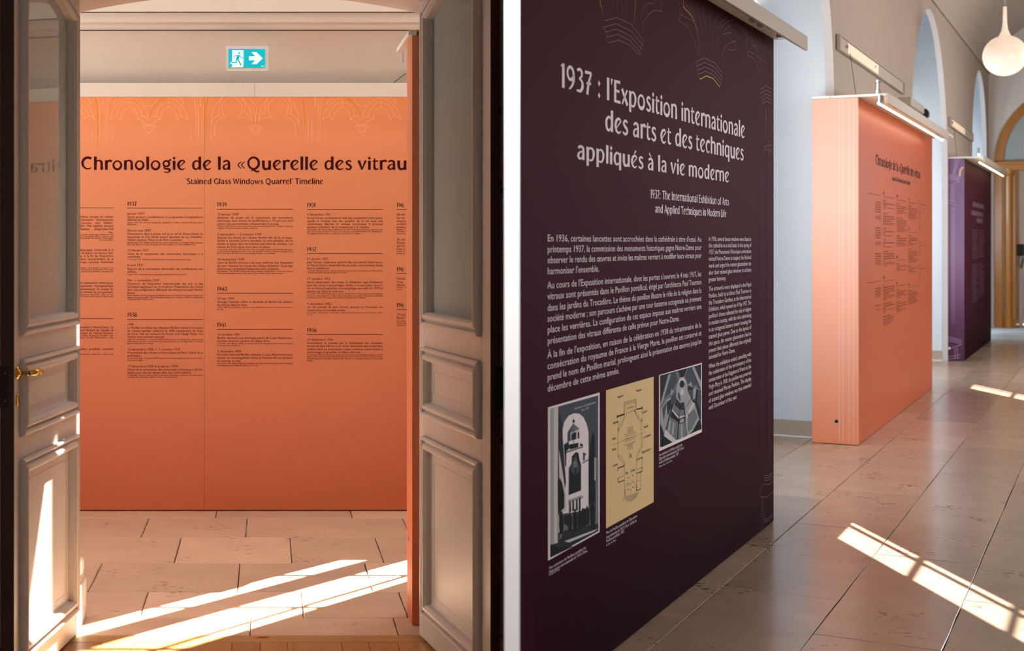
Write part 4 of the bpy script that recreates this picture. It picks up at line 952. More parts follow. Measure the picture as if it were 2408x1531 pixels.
# barrel vault with groins over each arch
mb = MB(); n = 24; vs = []; fs = []; ys = list(np.linspace(1.5, 25.6, 97)); c_ = .46; r_ = 2.245
def vz(v, a):
    u = min(1, abs(v-c_)/r_); base_ = 4.15+1.15*math.sqrt(max(0, 1-u*u))
    best = base_
    for (p, q_) in [(2.0, 4.5)]+arches:
        pass
    return base_
for a in ys:
    for i in range(n+1):
        v = c_-r_*math.cos(math.pi*i/n); vs.append((v, a, vz(v, a)))
for j in range(len(ys)-1):
    for i in range(n): fs.append((j*(n+1)+i, (j+1)*(n+1)+i, (j+1)*(n+1)+i+1, j*(n+1)+i+1))
mb.add(vs, fs)
# the crown of each arch rises above the springing of the vault: close the wall up to it
struct('ceiling', mb, M['vault'], HALL, 'plastered barrel vault')
for (p, q_) in [(11.1, 15.5)]:     # corbels of the ribs between the arches
    c0 = (p+q_)/2
    mb = MB().add([(VF, c0-.35, 4.35), (VF, c0+.35, 4.35), (VF+.22, c0, 4.5), (VF, c0, 3.93)], [(0, 1, 2), (0, 2, 3), (1, 3, 2), (0, 3, 1)])
    struct('trim_2', mb, M['salmon'] if 0 else M['tan'], HALL, 'pointed springer of the vault')

# ------------------------------------------------------------------ far end of the hall
AE = 25.6; vc, R0, zs_ = -.50, 1.22, 2.74
def arcp(R, z=zs_, n=28, a0=0, a1=math.pi): return [(vc-R*math.cos(t), z+R*math.sin(t)) for t in np.linspace(a0, a1, n)]
mb = MB(); out = arcp(R0)
P = [(-1.85, 0), (vc-R0, 0)]+out+[(vc+R0, 0), (2.85, 0)]
for i in range(len(P)-1):
    if P[i+1][0]-P[i][0] > 1e-6:
        mb.add([(P[i][0], AE, P[i][1]), (P[i+1][0], AE, P[i+1][1]), (P[i+1][0], AE, 5.4), (P[i][0], AE, 5.4)], [(0, 1, 2, 3)])
    if P[i][1] or P[i+1][1]: mb.add([(P[i][0], AE, P[i][1]), (P[i+1][0], AE, P[i+1][1]), (P[i+1][0], AE+.25, P[i+1][1]), (P[i][0], AE+.25, P[i][1])], [(0, 1, 2, 3)])
struct('wall_back', mb, M['cream'], HALL, 'cream end wall with arched doorway')
struct('trim_3', MB().box((-1.8, 23.93, -.02), (2.7, AE+.3, .085), .01), M['whitewall'], HALL, 'pale stone step before the end doorway')
dd = struct('door_1', MB().prism(arcp(R0)[::-1]+[(vc-R0, zs_)]+[(vc-R0+.13, zs_)]+arcp(R0-.13), lambda p, d: (p[0], d, p[1]), AE-.03, AE+.06), M['door_oak'], HALL, 'golden oak arched doorway frame at the end of the hall')
def dp(name, mb, m): o = mb.build(name, m, dd, (0, 0, 0)); return o
def hx(px, Y=None): # v on the end wall seen at this pixel
    t = (px-PX)/F; s, c = math.sin(TH), math.cos(TH); Yd = AE/(s*t+c); return Yd*(c*t-s), Yd
def zx(py, px): return HC+(PY-py)/F*hx(px)[1]
dp('jamb', MB().box((vc-R0, AE-.03, .085), (hx(2358)[0], AE+.06, zs_), .01), M['door_oak'])
dp('jamb', MB().box((vc+R0-.3, AE-.03, .085), (vc+R0, AE+.06, zs_), .01), M['door_oak'])
dp('pilaster', MB().lathe([(.075, .085), (.075, .25), (.06, .27), (.06, 2.5), (.08, 2.55), (.08, 2.62)], (hx(2371)[0], AE-.02, 0), 16), M['door_oak'])
dp('transom', MB().box((vc-R0, AE-.08, zx(402, 2370)), (vc+R0, AE+.06, zx(383, 2370)), .015), M['door_oak'])
dp('transom_moulding', MB().box((vc-R0-.01, AE-.10, zx(388, 2370)), (vc+R0+.01, AE-.05, zx(383, 2370)+.02), .008), M['door_oak'])
gl = [(vc-(R0-.13)*math.cos(t), zs_+(R0-.13)*math.sin(t)) for t in np.linspace(0, math.pi, 24)]
dp('fanlight_pane', MB().prism(gl, lambda p, d: (p[0], d, p[1]), AE+.02, AE+.03), M['pane'])
dp('door_stile', MB().box((hx(2382)[0]-.02, AE+.0, .085), (hx(2384)[0]+.03, AE+.9, 2.62), .01), M['door_oak'])
# room beyond the doorway
struct('wall_back', MB().box((-1.9, AE+3.2, 0), (2.8, AE+3.3, 4.8)).box((-1.95, AE+.3, 0), (-1.85, AE+3.2, 4.8)).box((1.6, AE+.3, 0), (1.7, AE+3.2, 4.8)).box((-1.9, AE+.3, 4.7), (1.7, AE+3.2, 4.8)), M['cream'], HALL, 'dim room beyond the end doorway')
t = thing('intercom', 'small black round wall telephone with hanging cord beyond the oak doorway', 'telephone', (hx(2396)[0], AE+.42, 1.3), HALL)
v0 = hx(2397)[0]
part(t, 'receiver', MB().lathe([(.0, 0), (.085, 0), (.10, .03), (.085, .06), (.0, .065)], (v0+.0, AE+.36, 1.33), 18, 'y'), M['black'])
part(t, 'cord', MB().tube([(v0-.02, AE+.39, 1.26), (v0-.03, AE+.39, 1.12), (v0+.01, AE+.39, 1.03), (v0+.04, AE+.39, 1.2)], .008, 6), M['black'])
part(t, 'post', MB().box((v0-.03, AE+.42, .085), (v0+.03, AE+.46, 1.38), .006), M['cream'])

# ------------------------------------------------------------------ display panels of the hall
def surf(v, a_off=0): return lambda s, z: np.c_[np.full_like(s, v), s, z]
HZ = 2.50
def hall_panel(label, front, a0, a1, top, m_face, m_end, end=True, fa0=None, fa1=None):
    t = thing('exhibition_panel', label, 'display panel', (VF, a0, 0), HALL)
    part(t, 'front_board', MB().box((front-.035, a0+(.002 if end else 0), .004), (front, a1, top), .0012), m_face)
    if end: part(t, 'end_board', MB().box((front-.31, a0-.035, .004), (front, a0, top), .0012), m_end)
    part(t, 'far_end_board', MB().box((max(front-.19, VF+.004), a1-.03, .004), (front-.036, a1, top), .001), m_end)
    z = top
    cb = MB().box((max(front-.2, VF+.004), a0-.03, z+.002), (-1.415, a1+.05, z+.02), .001)
    if end: cb.box((front-.31, a0-.036, z+.002), (VF+.01, a0+.11, z+.02))
    part(t, 'cap_board', cb, M['capw'])
    part(t, 'cap_fascia', MB().box((-1.415, fa0, z-.052), (-1.40, fa1, z+.022), .0012), M['fascia'])
    return t
# --- plum panel (nearest)
PV = -1.54; PA1 = 7.706
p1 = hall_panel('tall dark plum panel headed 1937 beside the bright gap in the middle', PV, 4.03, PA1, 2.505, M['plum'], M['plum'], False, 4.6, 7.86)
part(p1, 'track_rail', MB().box((-1.44, 4.6, 2.47), (-1.425, 7.75, 2.50)), M['chrome'])
for a in (6.7, 6.86, 7.3): part(p1, 'rail_clip', MB().box((-1.447, a, 2.455), (-1.417, a+.05, 2.475), .002), M['chrome'])
TW = Text(); TS = Text(); TB = Text(); TL = Text(); TG = Text()
def row(T, px0, py0, txt, hpx, px1, disp=False, just=False):
    """baseline from the pixel (px0, py0); height hpx at that pixel; ends at column px1"""
    a, z = hp(px0, py0, PV); Y0 = hv(px0, PV)[0]; h = hpx/F*Y0
    T.line(txt, a, z, h, x1=hv(px1, PV)[1], disp=disp, just=just)
row(TW, 1317, 204.5, '1937 : l\'Exposition internationale', 58, 1752, True)
row(TW, 1422, 307, 'des arts et des techniques', 51, 1749, True)
row(TW, 1356, 374, 'appliqu\u00e9s \u00e0 la vie moderne', 46, 1715, True)
row(TS, 1529, 466, '1937: The International Exhibition of Arts', 21, 1714, True)
row(TS, 1540, 500, 'and Applied Techniques in Modern Life', 20, 1708, True)
body = ['En 1936, certaines lancettes sont accroch\u00e9es dans la cath\u00e9drale \u00e0 titre d\'essai. Au', 'printemps 1937, la commission des monuments historiques gagne Notre-Dame pour', 'observer le rendu des \u0153uvres et invite les ma\u00eetres verriers \u00e0 modifier leurs vitraux pour', 'harmoniser l\'ensemble.',
 'Au cours de l\'Exposition internationale, dont les portes s\'ouvrent le 4 mai 1937, les', 'vitraux sont pr\u00e9sent\u00e9s dans le Pavillon pontifical, \u00e9rig\u00e9 par l\'architecte Paul Tournon', 'dans les jardins du Trocad\u00e9ro. Le th\u00e8me du pavillon illustre le r\u00f4le de la religion dans la', 'soci\u00e9t\u00e9 moderne ; son parcours s\'ach\u00e8ve par une tour lanterne octogonale o\u00f9 prennent', 'place les verri\u00e8res. La configuration de cet espace impose aux ma\u00eetres verriers une', 'pr\u00e9sentation des vitraux diff\u00e9rente de celle pr\u00e9vue pour Notre-Dame.',
 '\u00c0 la fin de l\'exposition, en raison de la c\u00e9l\u00e9bration en 1938 du tricentenaire de la', 'cons\u00e9cration du royaume de France \u00e0 la Vierge Marie, le pavillon est conserv\u00e9 et', 'prend le nom de Pavillon marial, prolongeant ainsi la pr\u00e9sentation des \u0153uvres jusqu\'en', 'd\u00e9cembre de cette m\u00eame ann\u00e9e.']
ys = [568, 594, 619.5, 645.6, 679, 705, 732, 757.5, 783.5, 810, 843, 869, 895.6, 922]
ends = {3: 1408.5, 9: 1597.5, 13: 1456}
for i, (t_, y) in enumerate(zip(body, ys)):
    row(TB, 1286.5, y, t_, 16.5, ends.get(i, 1649))
eng = ['In 1936, several lancet windows were fitted in', 'the cathedral on a trial basis. In the spring of', '1937, the Monuments Historiques commission', 'visited Notre-Dame to inspect the finished', 'work and urged the master glassmakers to', 'alter their stained glass windows to achieve', 'greater harmony.',
 'The artworks were displayed in the Papal', 'Pavilion, built by architect Paul Tournon in', 'the Trocadero Gardens, at the International', 'Exhibition, which opened on 4 May 1937. The', 'pavillion\'s theme reflected the role of religion', 'in modern society, with the visit culminating', 'in an octagonal lantern tower housing the', 'stained glass panes. Due to the layout of', 'this space, the master glassmakers had to', 'present their pieces differently than originally', 'intended for Notre-Dame.',
 'When the exhibition ended, coinciding with', 'the celebration of the tercentenary of the', 'consecration of the Kingdom of France to the', 'Virgin Mary in 1938, the pavilion was preserved', 'and renamed Marian Pavilion. The display', 'of stained glass windows was thus extended', 'until December of that year.']
yc = [155, 207, 259, 312, 366, 420, 474, 548, 602, 655, 708, 762, 815, 868, 922, 977, 1031, 1083, 1155, 1208, 1262, 1316, 1370, 1424, 1478]
ee = {6: 1707, 17: 1728, 24: 1733}
for i, (t_, y) in enumerate(zip(eng, yc)): row(TB, 1666, 520+y/3.328, t_, 10.6, ee.get(i, 1766))
# captions
for px, lines, pe in ((1290, [(1340, "Vue ext\u00e9rieure du Pavillon pontifical de", 1377), (1350, "l'Exposition internationale de 1937 \u00e0 Paris.", 1381), (1356, '', 0)], 0),
                  (1425, [(1257, "Plan du Pavillon pontifical de l'Exposition", 1498), (1267.5, "internationale de 1937 \u00e0 Paris. Guide du", 1496), (1276.5, 'Pavillon pontifical, 1937.', 1468)], 0),
                  (1549, [(1074, "Vue int\u00e9rieure du Pavillon pontifical de", 1604), (1083, "l'Exposition internationale de 1937 \u00e0 Paris.", 1608), (1092, 'Guide du Pavillon pontifical, 1937.', 1596)], 0)):
    for y, t_, pe in lines:
        if t_: row(TB, px, y, t_, 7.0, pe)
row(TB, 1290, 1355, '\u00a9 Cit\u00e9 du Vitrail', 4.5, 1316); row(TB, 1425, 1285, '\u00a9 Cit\u00e9 du Vitrail', 4.5, 1448); row(TB, 1549, 1100, '\u00a9 Rmn et Vues - Cit\u00e9 du Vitrail', 4.3, 1580)
part(p1, 'title_lettering', TW.to(surf(PV+.0010)), M['inkw'], 'large pale mauve title lettering')
part(p1, 'subtitle_lettering', TS.to(surf(PV+.0010)), M['inkw'])
part(p1, 'body_lettering', TB.to(surf(PV+.0010)), M['inkw'])
def ln(pts, w=1.0, T=TL, ox=1220, oy=0, sc=2.734, sm=True):
    if pts[0][1] == 2: pts = [(pts[0][0], -290)]+pts          # carry the lines on to the panel's top edge
    elif pts[-1][1] == 2: pts = pts+[(pts[-1][0], -290)]
    P = [hp(ox+x/sc, oy+y/sc, PV) for x, y in (catmull(pts, 3) if sm else pts)]
    P = [(a_, min(z_, 2.503)) for a_, z_ in P]
    Y0 = hv(ox+pts[0][0]/sc, PV)[0]
    k = Y0/F; T.path(P, w*k if not isinstance(w, tuple) else tuple(a*k for a in w))
for p in ([(545,135),(628,113),(728,160),(800,262)], [(545,175),(625,153),(722,200),(798,292)], [(553,208),(628,187),(718,233),(790,318)], [(560,240),(635,220),(712,260),(783,345)], [(578,275),(640,258),(712,290),(772,353)]): ln(p, 1.3, sm=False)
ln([(541,175),(562,210),(565,255),(578,275)], 1.0); ln([(798,255),(793,290),(783,300),(783,330),(772,353)], 1.0)
for p in ([(1137,398),(1190,372),(1255,402),(1307,470)], [(1140,428),(1193,402),(1253,430),(1307,495)], [(1147,452),(1198,430),(1250,455),(1300,515)], [(1153,477),(1200,458),(1248,480),(1297,535)]): ln(p, 1.3, sm=False)
ln([(1162,510),(1205,488),(1248,505),(1290,558)], 2.6, TG, sm=False)
ln([(1137,400),(1150,440),(1150,480),(1162,512)], .9); ln([(1307,470),(1300,510),(1305,530),(1290,558)], .9)
for p in ([(1548,578),(1587,552),(1624,572)], [(1548,604),(1587,578),(1624,598)], [(1553,632),(1589,603),(1624,622)], [(1558,650),(1590,626),(1624,642)], [(1563,668),(1592,652),(1624,666)]): ln(p, 1.1, sm=False)
ln([(1590,690),(1587,780),(1590,905)], (1.6, 1.8, .5), TG); ln([(1575,975),(1583,945),(1605,935),(1624,938)], 1.3); ln([(1577,980),(1590,960),(1624,972)], 1.0)
for x0, x1 in ((1560,1562), (1572,1573), (1604,1604), (1615,1615), (1622, 1622)): ln([(x0,690),(x1,1100),(x1,3000)], (.5, .9, .6), sm=False)
ln([(520,2),(530,40),(540,110)], (2.6, 2.2, .5), TG); ln([(749,2),(745,70),(740,148)], (2.4, 2.0, .5), TG)
ln([(1058,2),(1062,48),(1105,98),(1135,165),(1155,262),(1158,352)], (3.0, 2.4, .5), TG)
for a, b in ((570,572), (603,605), (632,634), (658,662), (686,690)): ln([(a,2),(b,70),(b,112)], (1, .8, .1), sm=False)
ln([(795,205),(800,150),(828,98),(870,68),(920,75)], 1.1); ln([(920,75),(915,2)], 1.1); ln([(785,160),(790,70),(830,20),(880,2)], .9)
ln([(1025,130),(1040,95),(1025,2)], 1.1); ln([(1025,130),(1085,175),(1125,255),(1152,360)], 1.1); ln([(1040,92),(1100,125),(1130,130),(1085,40),(1075,2)], .9)
for a, b, c in ((1100,1150,1185), (1140,1175,1200), (1180,1200,1215), (1230,1225,1230), (1290,1255,1248), (1340,1280,1262), (1375,1300,1275)): ln([(a,10+abs(a-1100)*.42),(b,180),(c,380)], (1, .9, .2))
ln([(1305,385),(1313,330),(1345,282),(1395,262)], 1.1); ln([(1345,320),(1395,318),(1380,262)], 1.0); ln([(1313,222),(1330,190),(1360,160)], 1.0); ln([(1313,222),(1345,212),(1366,214)], 1.0); ln([(1366,214),(1355,180),(1355,162)], 1.0)
ln([(1470,355),(1478,328),(1520,290),(1535,350),(1575,400)], 1.0); ln([(1470,355),(1510,380),(1540,440),(1550,545)], 1.0); ln([(1470,355),(1465,250),(1470,195)], 1.0); ln([(1478,330),(1530,360),(1558,430),(1570,540)], .9)
for a, b in ((1400,1560), (1440,1575), (1490,1590), (1540,1600), (1590,1610)): ln([(a,150+(a-1400)*.58),(b-30,330),(b,545)], (1, .8, .2))
for p in ([(1148,343),(1178,340),(1202,317)], [(1145,357),(1178,355),(1202,332)], [(1143,372),(1178,372),(1202,350)], [(1135,402),(1178,400),(1202,378)], [(1135,402),(1118,440),(1120,487)], [(1120,487),(1165,487),(1202,450)], [(1128,490),(1130,560),(1140,640)], [(1140,490),(1148,640)], [(1140,645),(1175,630),(1202,598)], [(1142,658),(1175,645),(1202,612)], [(1128,500),(1130,700)]):
    ln(p, 1.1, TL, 1400, 1000, 2.884, sm=False)
part(p1, 'tracery_lines', TL.to(surf(PV+.0006)), M['inkl'], 'thin mauve tracery lines')
part(p1, 'gold_lines', TG.to(surf(PV+.0008)), M['gold'], 'gold tracery lines')
# pictures printed on the plum panel: layered flat prints
def quad(px0, px1, yt, yb, inx=0):
    """rectangle on the panel from the top / bottom read at its left edge"""
    a0, zt_ = hp(px0, yt, PV); _, zb_ = hp(px0, yb, PV); a1 = hv(px1, PV)[1]; return a0, a1, zb_, zt_
GR = {k: mat('print_grey_'+n_, tuple(min(1, c_*1.7) for c_ in col(k)[:3])+(1,), .6, .05) for k, n_ in (('#14181d', 'black'), ('#23282f', 'charcoal'), ('#39414a', 'slate'), ('#5c6168', 'mid'), ('#85878a', 'light'), ('#a9a5a6', 'pale'), ('#c2bbbc', 'white'))}
def picture(name, label, polys, rect, lines=()):
    a0, a1, z0, z1 = rect
    groups = {}
    for i, (c, pts) in enumerate(polys): groups.setdefault(c, []).append((i, pts))
    fr_ = MB().add([(PV+.0010, a0, z0), (PV+.0010, a1, z0), (PV+.0010, a1, z1), (PV+.0010, a0, z1)], [(0, 1, 2, 3)])
    o = part(p1, name, fr_, GR['#c2bbbc'] if isinstance(polys[0][0], str) and polys[0][0] in GR else M['parch'], label)
    for c, lst in groups.items():
        mb = MB()
        for i, pts in lst:
            mb.add([(PV+.0014+.00004*i, a0+(a1-a0)*x, z1+(z0-z1)*y) for x, y in pts], [tuple(range(len(pts)))])
        sub(o, p1, 'print_tone', mb, GR[c] if c in GR else M[c])
    return o
M['parch'] = mat('parchment_print', '#f0d29a', .6, .05); M['inkp'] = mat('plan_ink', '#1a1c24', .6, .05)
# 1 exterior of the pavilion: u across, w down, 0..1
cx0, cy0, cw = 30, 170, 430
def U(x, y):   # detail crop: left edge x 30, right 458; top line 170->50, bottom 1455->1220 ; perspective undone
    t_ = (x-28)/(460-28); pxx = 1280+x/3.557; Y0 = hv(1288, PV); aa = hv(pxx, PV)[1]
    a0, a1 = hv(1288, PV)[1], hv(1409.3, PV)[1]
    _, z = hp(pxx, 910+y/3.557, PV); zt_, zb_ = hp(1288, 958, PV)[1], hp(1288, 1318.6, PV)[1]
    return ((aa-a0)/(a1-a0), (zt_-z)/(zt_-zb_))
def PU(*p): return [U(x, y) for x, y in p]
ar = [(150,1060),(150,350),(165,290),(200,240),(245,220),(290,225),(325,255),(350,310),(366,380),(366,1030)]
ext = [('#39414a', PU((45,183),(448,70),(446,1205),(47,1425))), ('#85878a', PU((45,185),(113,163),(108,1330),(47,1330))), ('#a9a5a6', PU((75,175),(113,163),(108,1320),(78,1320))),
 ('#c2bbbc', PU(*ar)), ('#23282f', PU((113,163),(150,340),(150,420),(178,800),(150,1000),(108,1000))), ('#a9a5a6', PU((118,520),(178,900),(180,1040),(140,1040),(122,800))),
 ('#14181d', PU((107,790),(125,760),(145,800),(165,900),(165,1010),(110,1060))),
 ('#39414a', PU((190,380),(238,305),(238,470),(200,520),(160,500),(160,480),(190,460))), ('#5c6168', PU((238,305),(290,350),(215,385))), ('#14181d', PU((160,490),(200,465),(200,520),(180,540),(178,665),(170,660))),
 ('#a9a5a6', PU((215,385),(290,350),(290,440),(218,460))), ('#14181d', PU((222,392),(262,375),(262,440),(222,450))), ('#14181d', PU((275,375),(288,380),(288,435),(275,435))), ('#c2bbbc', PU((200,455),(280,430),(322,450),(322,475),(285,462),(200,482))),
 ('#14181d', PU((207,485),(280,465),(280,505),(207,525))), ('#14181d', PU((295,470),(318,480),(318,495),(295,495))), ('#c2bbbc', PU((180,545),(320,500),(320,620),(308,635),(308,890),(320,900),(320,1020),(195,1060),(195,680),(180,670))),
 ('#39414a', PU((180,540),(320,495),(320,505),(180,552))), ('#39414a', PU((318,545),(350,560),(335,575),(335,610),(318,620))), ('#5c6168', PU((308,635),(365,600),(365,612),(320,640))),
 ('#14181d', PU((198,905),(200,680),(222,640),(225,580),(258,543),(280,552),(290,610),(302,650),(302,865))), ('#39414a', PU((215,690),(240,600),(258,570),(280,640),(290,700),(250,745))), ('#5c6168', PU((235,640),(256,600),(272,650),(252,700))), ('#14181d', PU((245,680),(262,670),(262,730),(247,735))),
 ('#85878a', PU((195,945),(300,905),(320,915),(320,930),(195,970))), ('#23282f', PU((202,962),(215,955),(220,1040),(202,1050))), ('#23282f', PU((228,950),(242,945),(245,1035),(228,1040))), ('#23282f', PU((258,940),(272,935),(275,1030),(258,1035))), ('#23282f', PU((283,925),(298,922),(298,1020),(283,1025))),
 ('#39414a', PU((238,262),(240,262),(242,510),(238,510))), ('#14181d', PU(*[(240+9*math.cos(t), 286+14*math.sin(t)) for t in np.linspace(0, 6.28, 11)[:-1]])),
 ('#14181d', PU((367,640),(385,480),(402,376),(414,420),(416,600),(416,960),(367,990))), ('#a9a5a6', PU((413,590),(421,590),(421,780),(413,780))), ('#5c6168', PU((421,600),(446,590),(446,1150),(421,1160))),
 ('#5c6168', PU((120,1270),(125,1080),(440,1020),(446,1180))), ('#23282f', PU((120,1300),(160,1200),(446,1140),(446,1205),(47,1425),(47,1320))), ('#a9a5a6', PU((160,1290),(400,1200),(446,1185),(400,1215),(200,1300))), ('#14181d', PU((47,1320),(110,1340),(240,1330),(47,1425))), ('#a9a5a6', PU((108,1060),(122,1100),(130,1210),(108,1220)))]
for x_, y_, h_ in ((135,1040,190), (172,1060,90), (190,1065,100), (207,1045,165), (250,1020,190), (290,1020,170), (315,1010,160), (330,1012,150), (352,995,160), (398,965,220)):
    w_ = 10+h_*.045
    ext.append(('#14181d', PU((x_,y_),(x_+w_*.4,y_+8),(x_+w_*.4,y_+h_*.13),(x_+w_,y_+h_*.2),(x_+w_*1.1,y_+h_*.6),(x_+w_*.8,y_+h_),(x_-w_*.8,y_+h_),(x_-w_*1.1,y_+h_*.6),(x_-w_,y_+h_*.2),(x_-w_*.4,y_+h_*.13),(x_-w_*.4,y_+8))))
picture('pavilion_print', 'black and white print of a tower seen through an arch with people below', ext, quad(1288, 1409.3, 958, 1318.6))
PT_ = Text()
def crow(T, ox, oy, sc, x0, y0, txt, h, x1): row(T, ox+x0/sc, oy+y0/sc, txt, h/sc, ox+x1/sc)
crow(PT_, 1280, 910, 3.557, 240, 190, 'Exposition Internationale', 20, 418); crow(PT_, 1280, 910, 3.557, 297, 205, 'Paris 1937', 20, 365)
# 2 plan on parchment
def V2(x, y): return hp(1415+x/3.9265, 870+y/3.9265, PV)
a0, z1 = hp(1424.5, 918, PV); a1 = hv(1536.5, PV)[1]; z0 = hp(1424.5, 1243, PV)[1]
o2 = part(p1, 'plan_print', MB().add([(PV+.001, a0, z0), (PV+.001, a1, z0), (PV+.001, a1, z1), (PV+.001, a0, z1)], [(0, 1, 2, 3)]), M['parch'], 'parchment coloured print of an octagonal floor plan')
PL = Text(); k_ = hv(1480, PV)[0]/F/3.9265
def pl(pts, w=2.2): PL.path([V2(x, y) for x, y in pts], w*k_)
for y in range(205, 1290, 26): pl([(260, y), (260.5, y+17)], 2)
for i in range(12): pl([(105+i*25.5, 690-i*10.3), (120+i*25.5, 684-i*10.3)], 3)
for p, w_ in (([(205,305),(203,405)], 9), ([(312,272),(312,372)], 9), ([(218,295),(218,400)], 3), ([(300,280),(300,375)], 3), ([(205,300),(312,272)], 3), ([(218,320),(300,296)], 3), ([(218,308),(300,284)], 2), ([(230,350),(288,332)], 3), ([(230,360),(288,343)], 3),
 ([(230,390),(300,368)], 2), ([(222,402),(300,378)], 2), ([(135,432),(205,408)], 14), ([(142,418),(142,450)], 12), ([(205,400),(205,428)], 14), ([(225,400),(225,424)], 5), ([(300,370),(310,395)], 12), ([(318,365),(375,350)], 12), ([(368,335),(370,370)], 12),
 ([(207,430),(150,555)], 2), ([(215,435),(158,560)], 2), ([(200,430),(146,545)], 2), ([(146,480),(148,790)], 4), ([(150,540),(152,568)], 12), ([(310,398),(362,485)], 2), ([(318,395),(368,478)], 2), ([(303,400),(358,492)], 2), ([(366,450),(366,478)], 12),
 ([(372,400),(372,700)], 3), ([(358,480),(358,690)], 3), ([(365,480),(365,690)], 2), ([(365,690),(366,716)], 12), ([(360,712),(315,815)], 2), ([(367,715),(322,822)], 2), ([(352,712),(310,808)], 2), ([(318,820),(318,845)], 12), ([(325,828),(370,808)], 9), ([(370,798),(372,825)], 12),
 ([(150,785),(150,808)], 12), ([(155,790),(210,870)], 2), ([(165,785),(215,860)], 2), ([(145,805),(200,880)], 2), ([(205,865),(205,895)], 12), ([(150,905),(200,888)], 10), ([(145,900),(145,935)], 12), ([(205,900),(207,1120)], 5), ([(143,1000),(200,975)], 3), ([(148,1000),(148,1035)], 10), ([(148,1040),(203,1018)], 8),
 ([(317,850),(317,1070)], 5), ([(370,830),(370,935)], 5), ([(320,920),(365,900)], 3), ([(320,955),(370,935)], 8), ([(366,895),(368,940)], 7), ([(357,945),(357,1100)], 4), ([(315,1115),(357,1100)], 7), ([(318,1060),(318,1115)], 16), ([(345,1020),(325,1030)], 4), ([(210,1110),(212,1165)], 12), ([(200,1170),(200,1205)], 5),
 ([(215,1095),(215,1070),(300,1035),(302,1062)], 2), ([(262,1090),(262,1115)], 7)): pl(p, w_)
for i in range(8): pl([(205+i*3, 1172+i*6), (262+i*2, 1158+i*7.5), (340-i*3, 1125+i*7)], 2)
for i in range(6): pl([(234, 538+i*8.5), (284, 522+i*8.5)], 2); pl([(234, 690+i*9.5), (284, 673+i*9.5)], 2)
pl([(234,533),(234,590),(208,600),(208,700),(234,692),(234,745)], 2); pl([(284,518),(284,578),(310,568),(310,660),(284,672),(284,725)], 2); pl([(208,600),(310,568)], 2); pl([(208,700),(310,660)], 2)
for x_ in (222, 240, 275, 295): pl([(x_,600-(x_-208)*.31),(x_,696-(x_-208)*.37)], 2.4)
for y_ in (618, 640, 660): pl([(212,y_),(306,y_-32)], 2.2)
pl([(247,770),(278,812)], 6); pl([(276,772),(246,818)], 6)
for x_, y_ in ((239,996),(282,975),(239,1052),(283,1030),(239,1106),(283,1084)): pl([(x_-4,y_),(x_+4,y_-2)], 8)
for x0_, y0_, s_, x1_ in ((143,262,'Ingrand',194), (314,206,'Mazetier',366), (366,405,'Couturier',418), (104,503,'Barillet',152), (384,540,'Gaudin',424), (382,635,'Le Chevallier',452), (92,650,'Reyre',130), (92,750,'Rinuy',130), (366,775,'H\u00e9bert-Stevens',450), (98,898,'Louzier',146), (217,966,'Ray',239), (267,945,'Gruber',308)):
    crow(PL, 1415, 870, 3.9265, x0_, y0_, s_, 24, x1_)
sub(o2, p1, 'plan_drawing', PL.to(surf(PV+.0016)), M['inkp'])
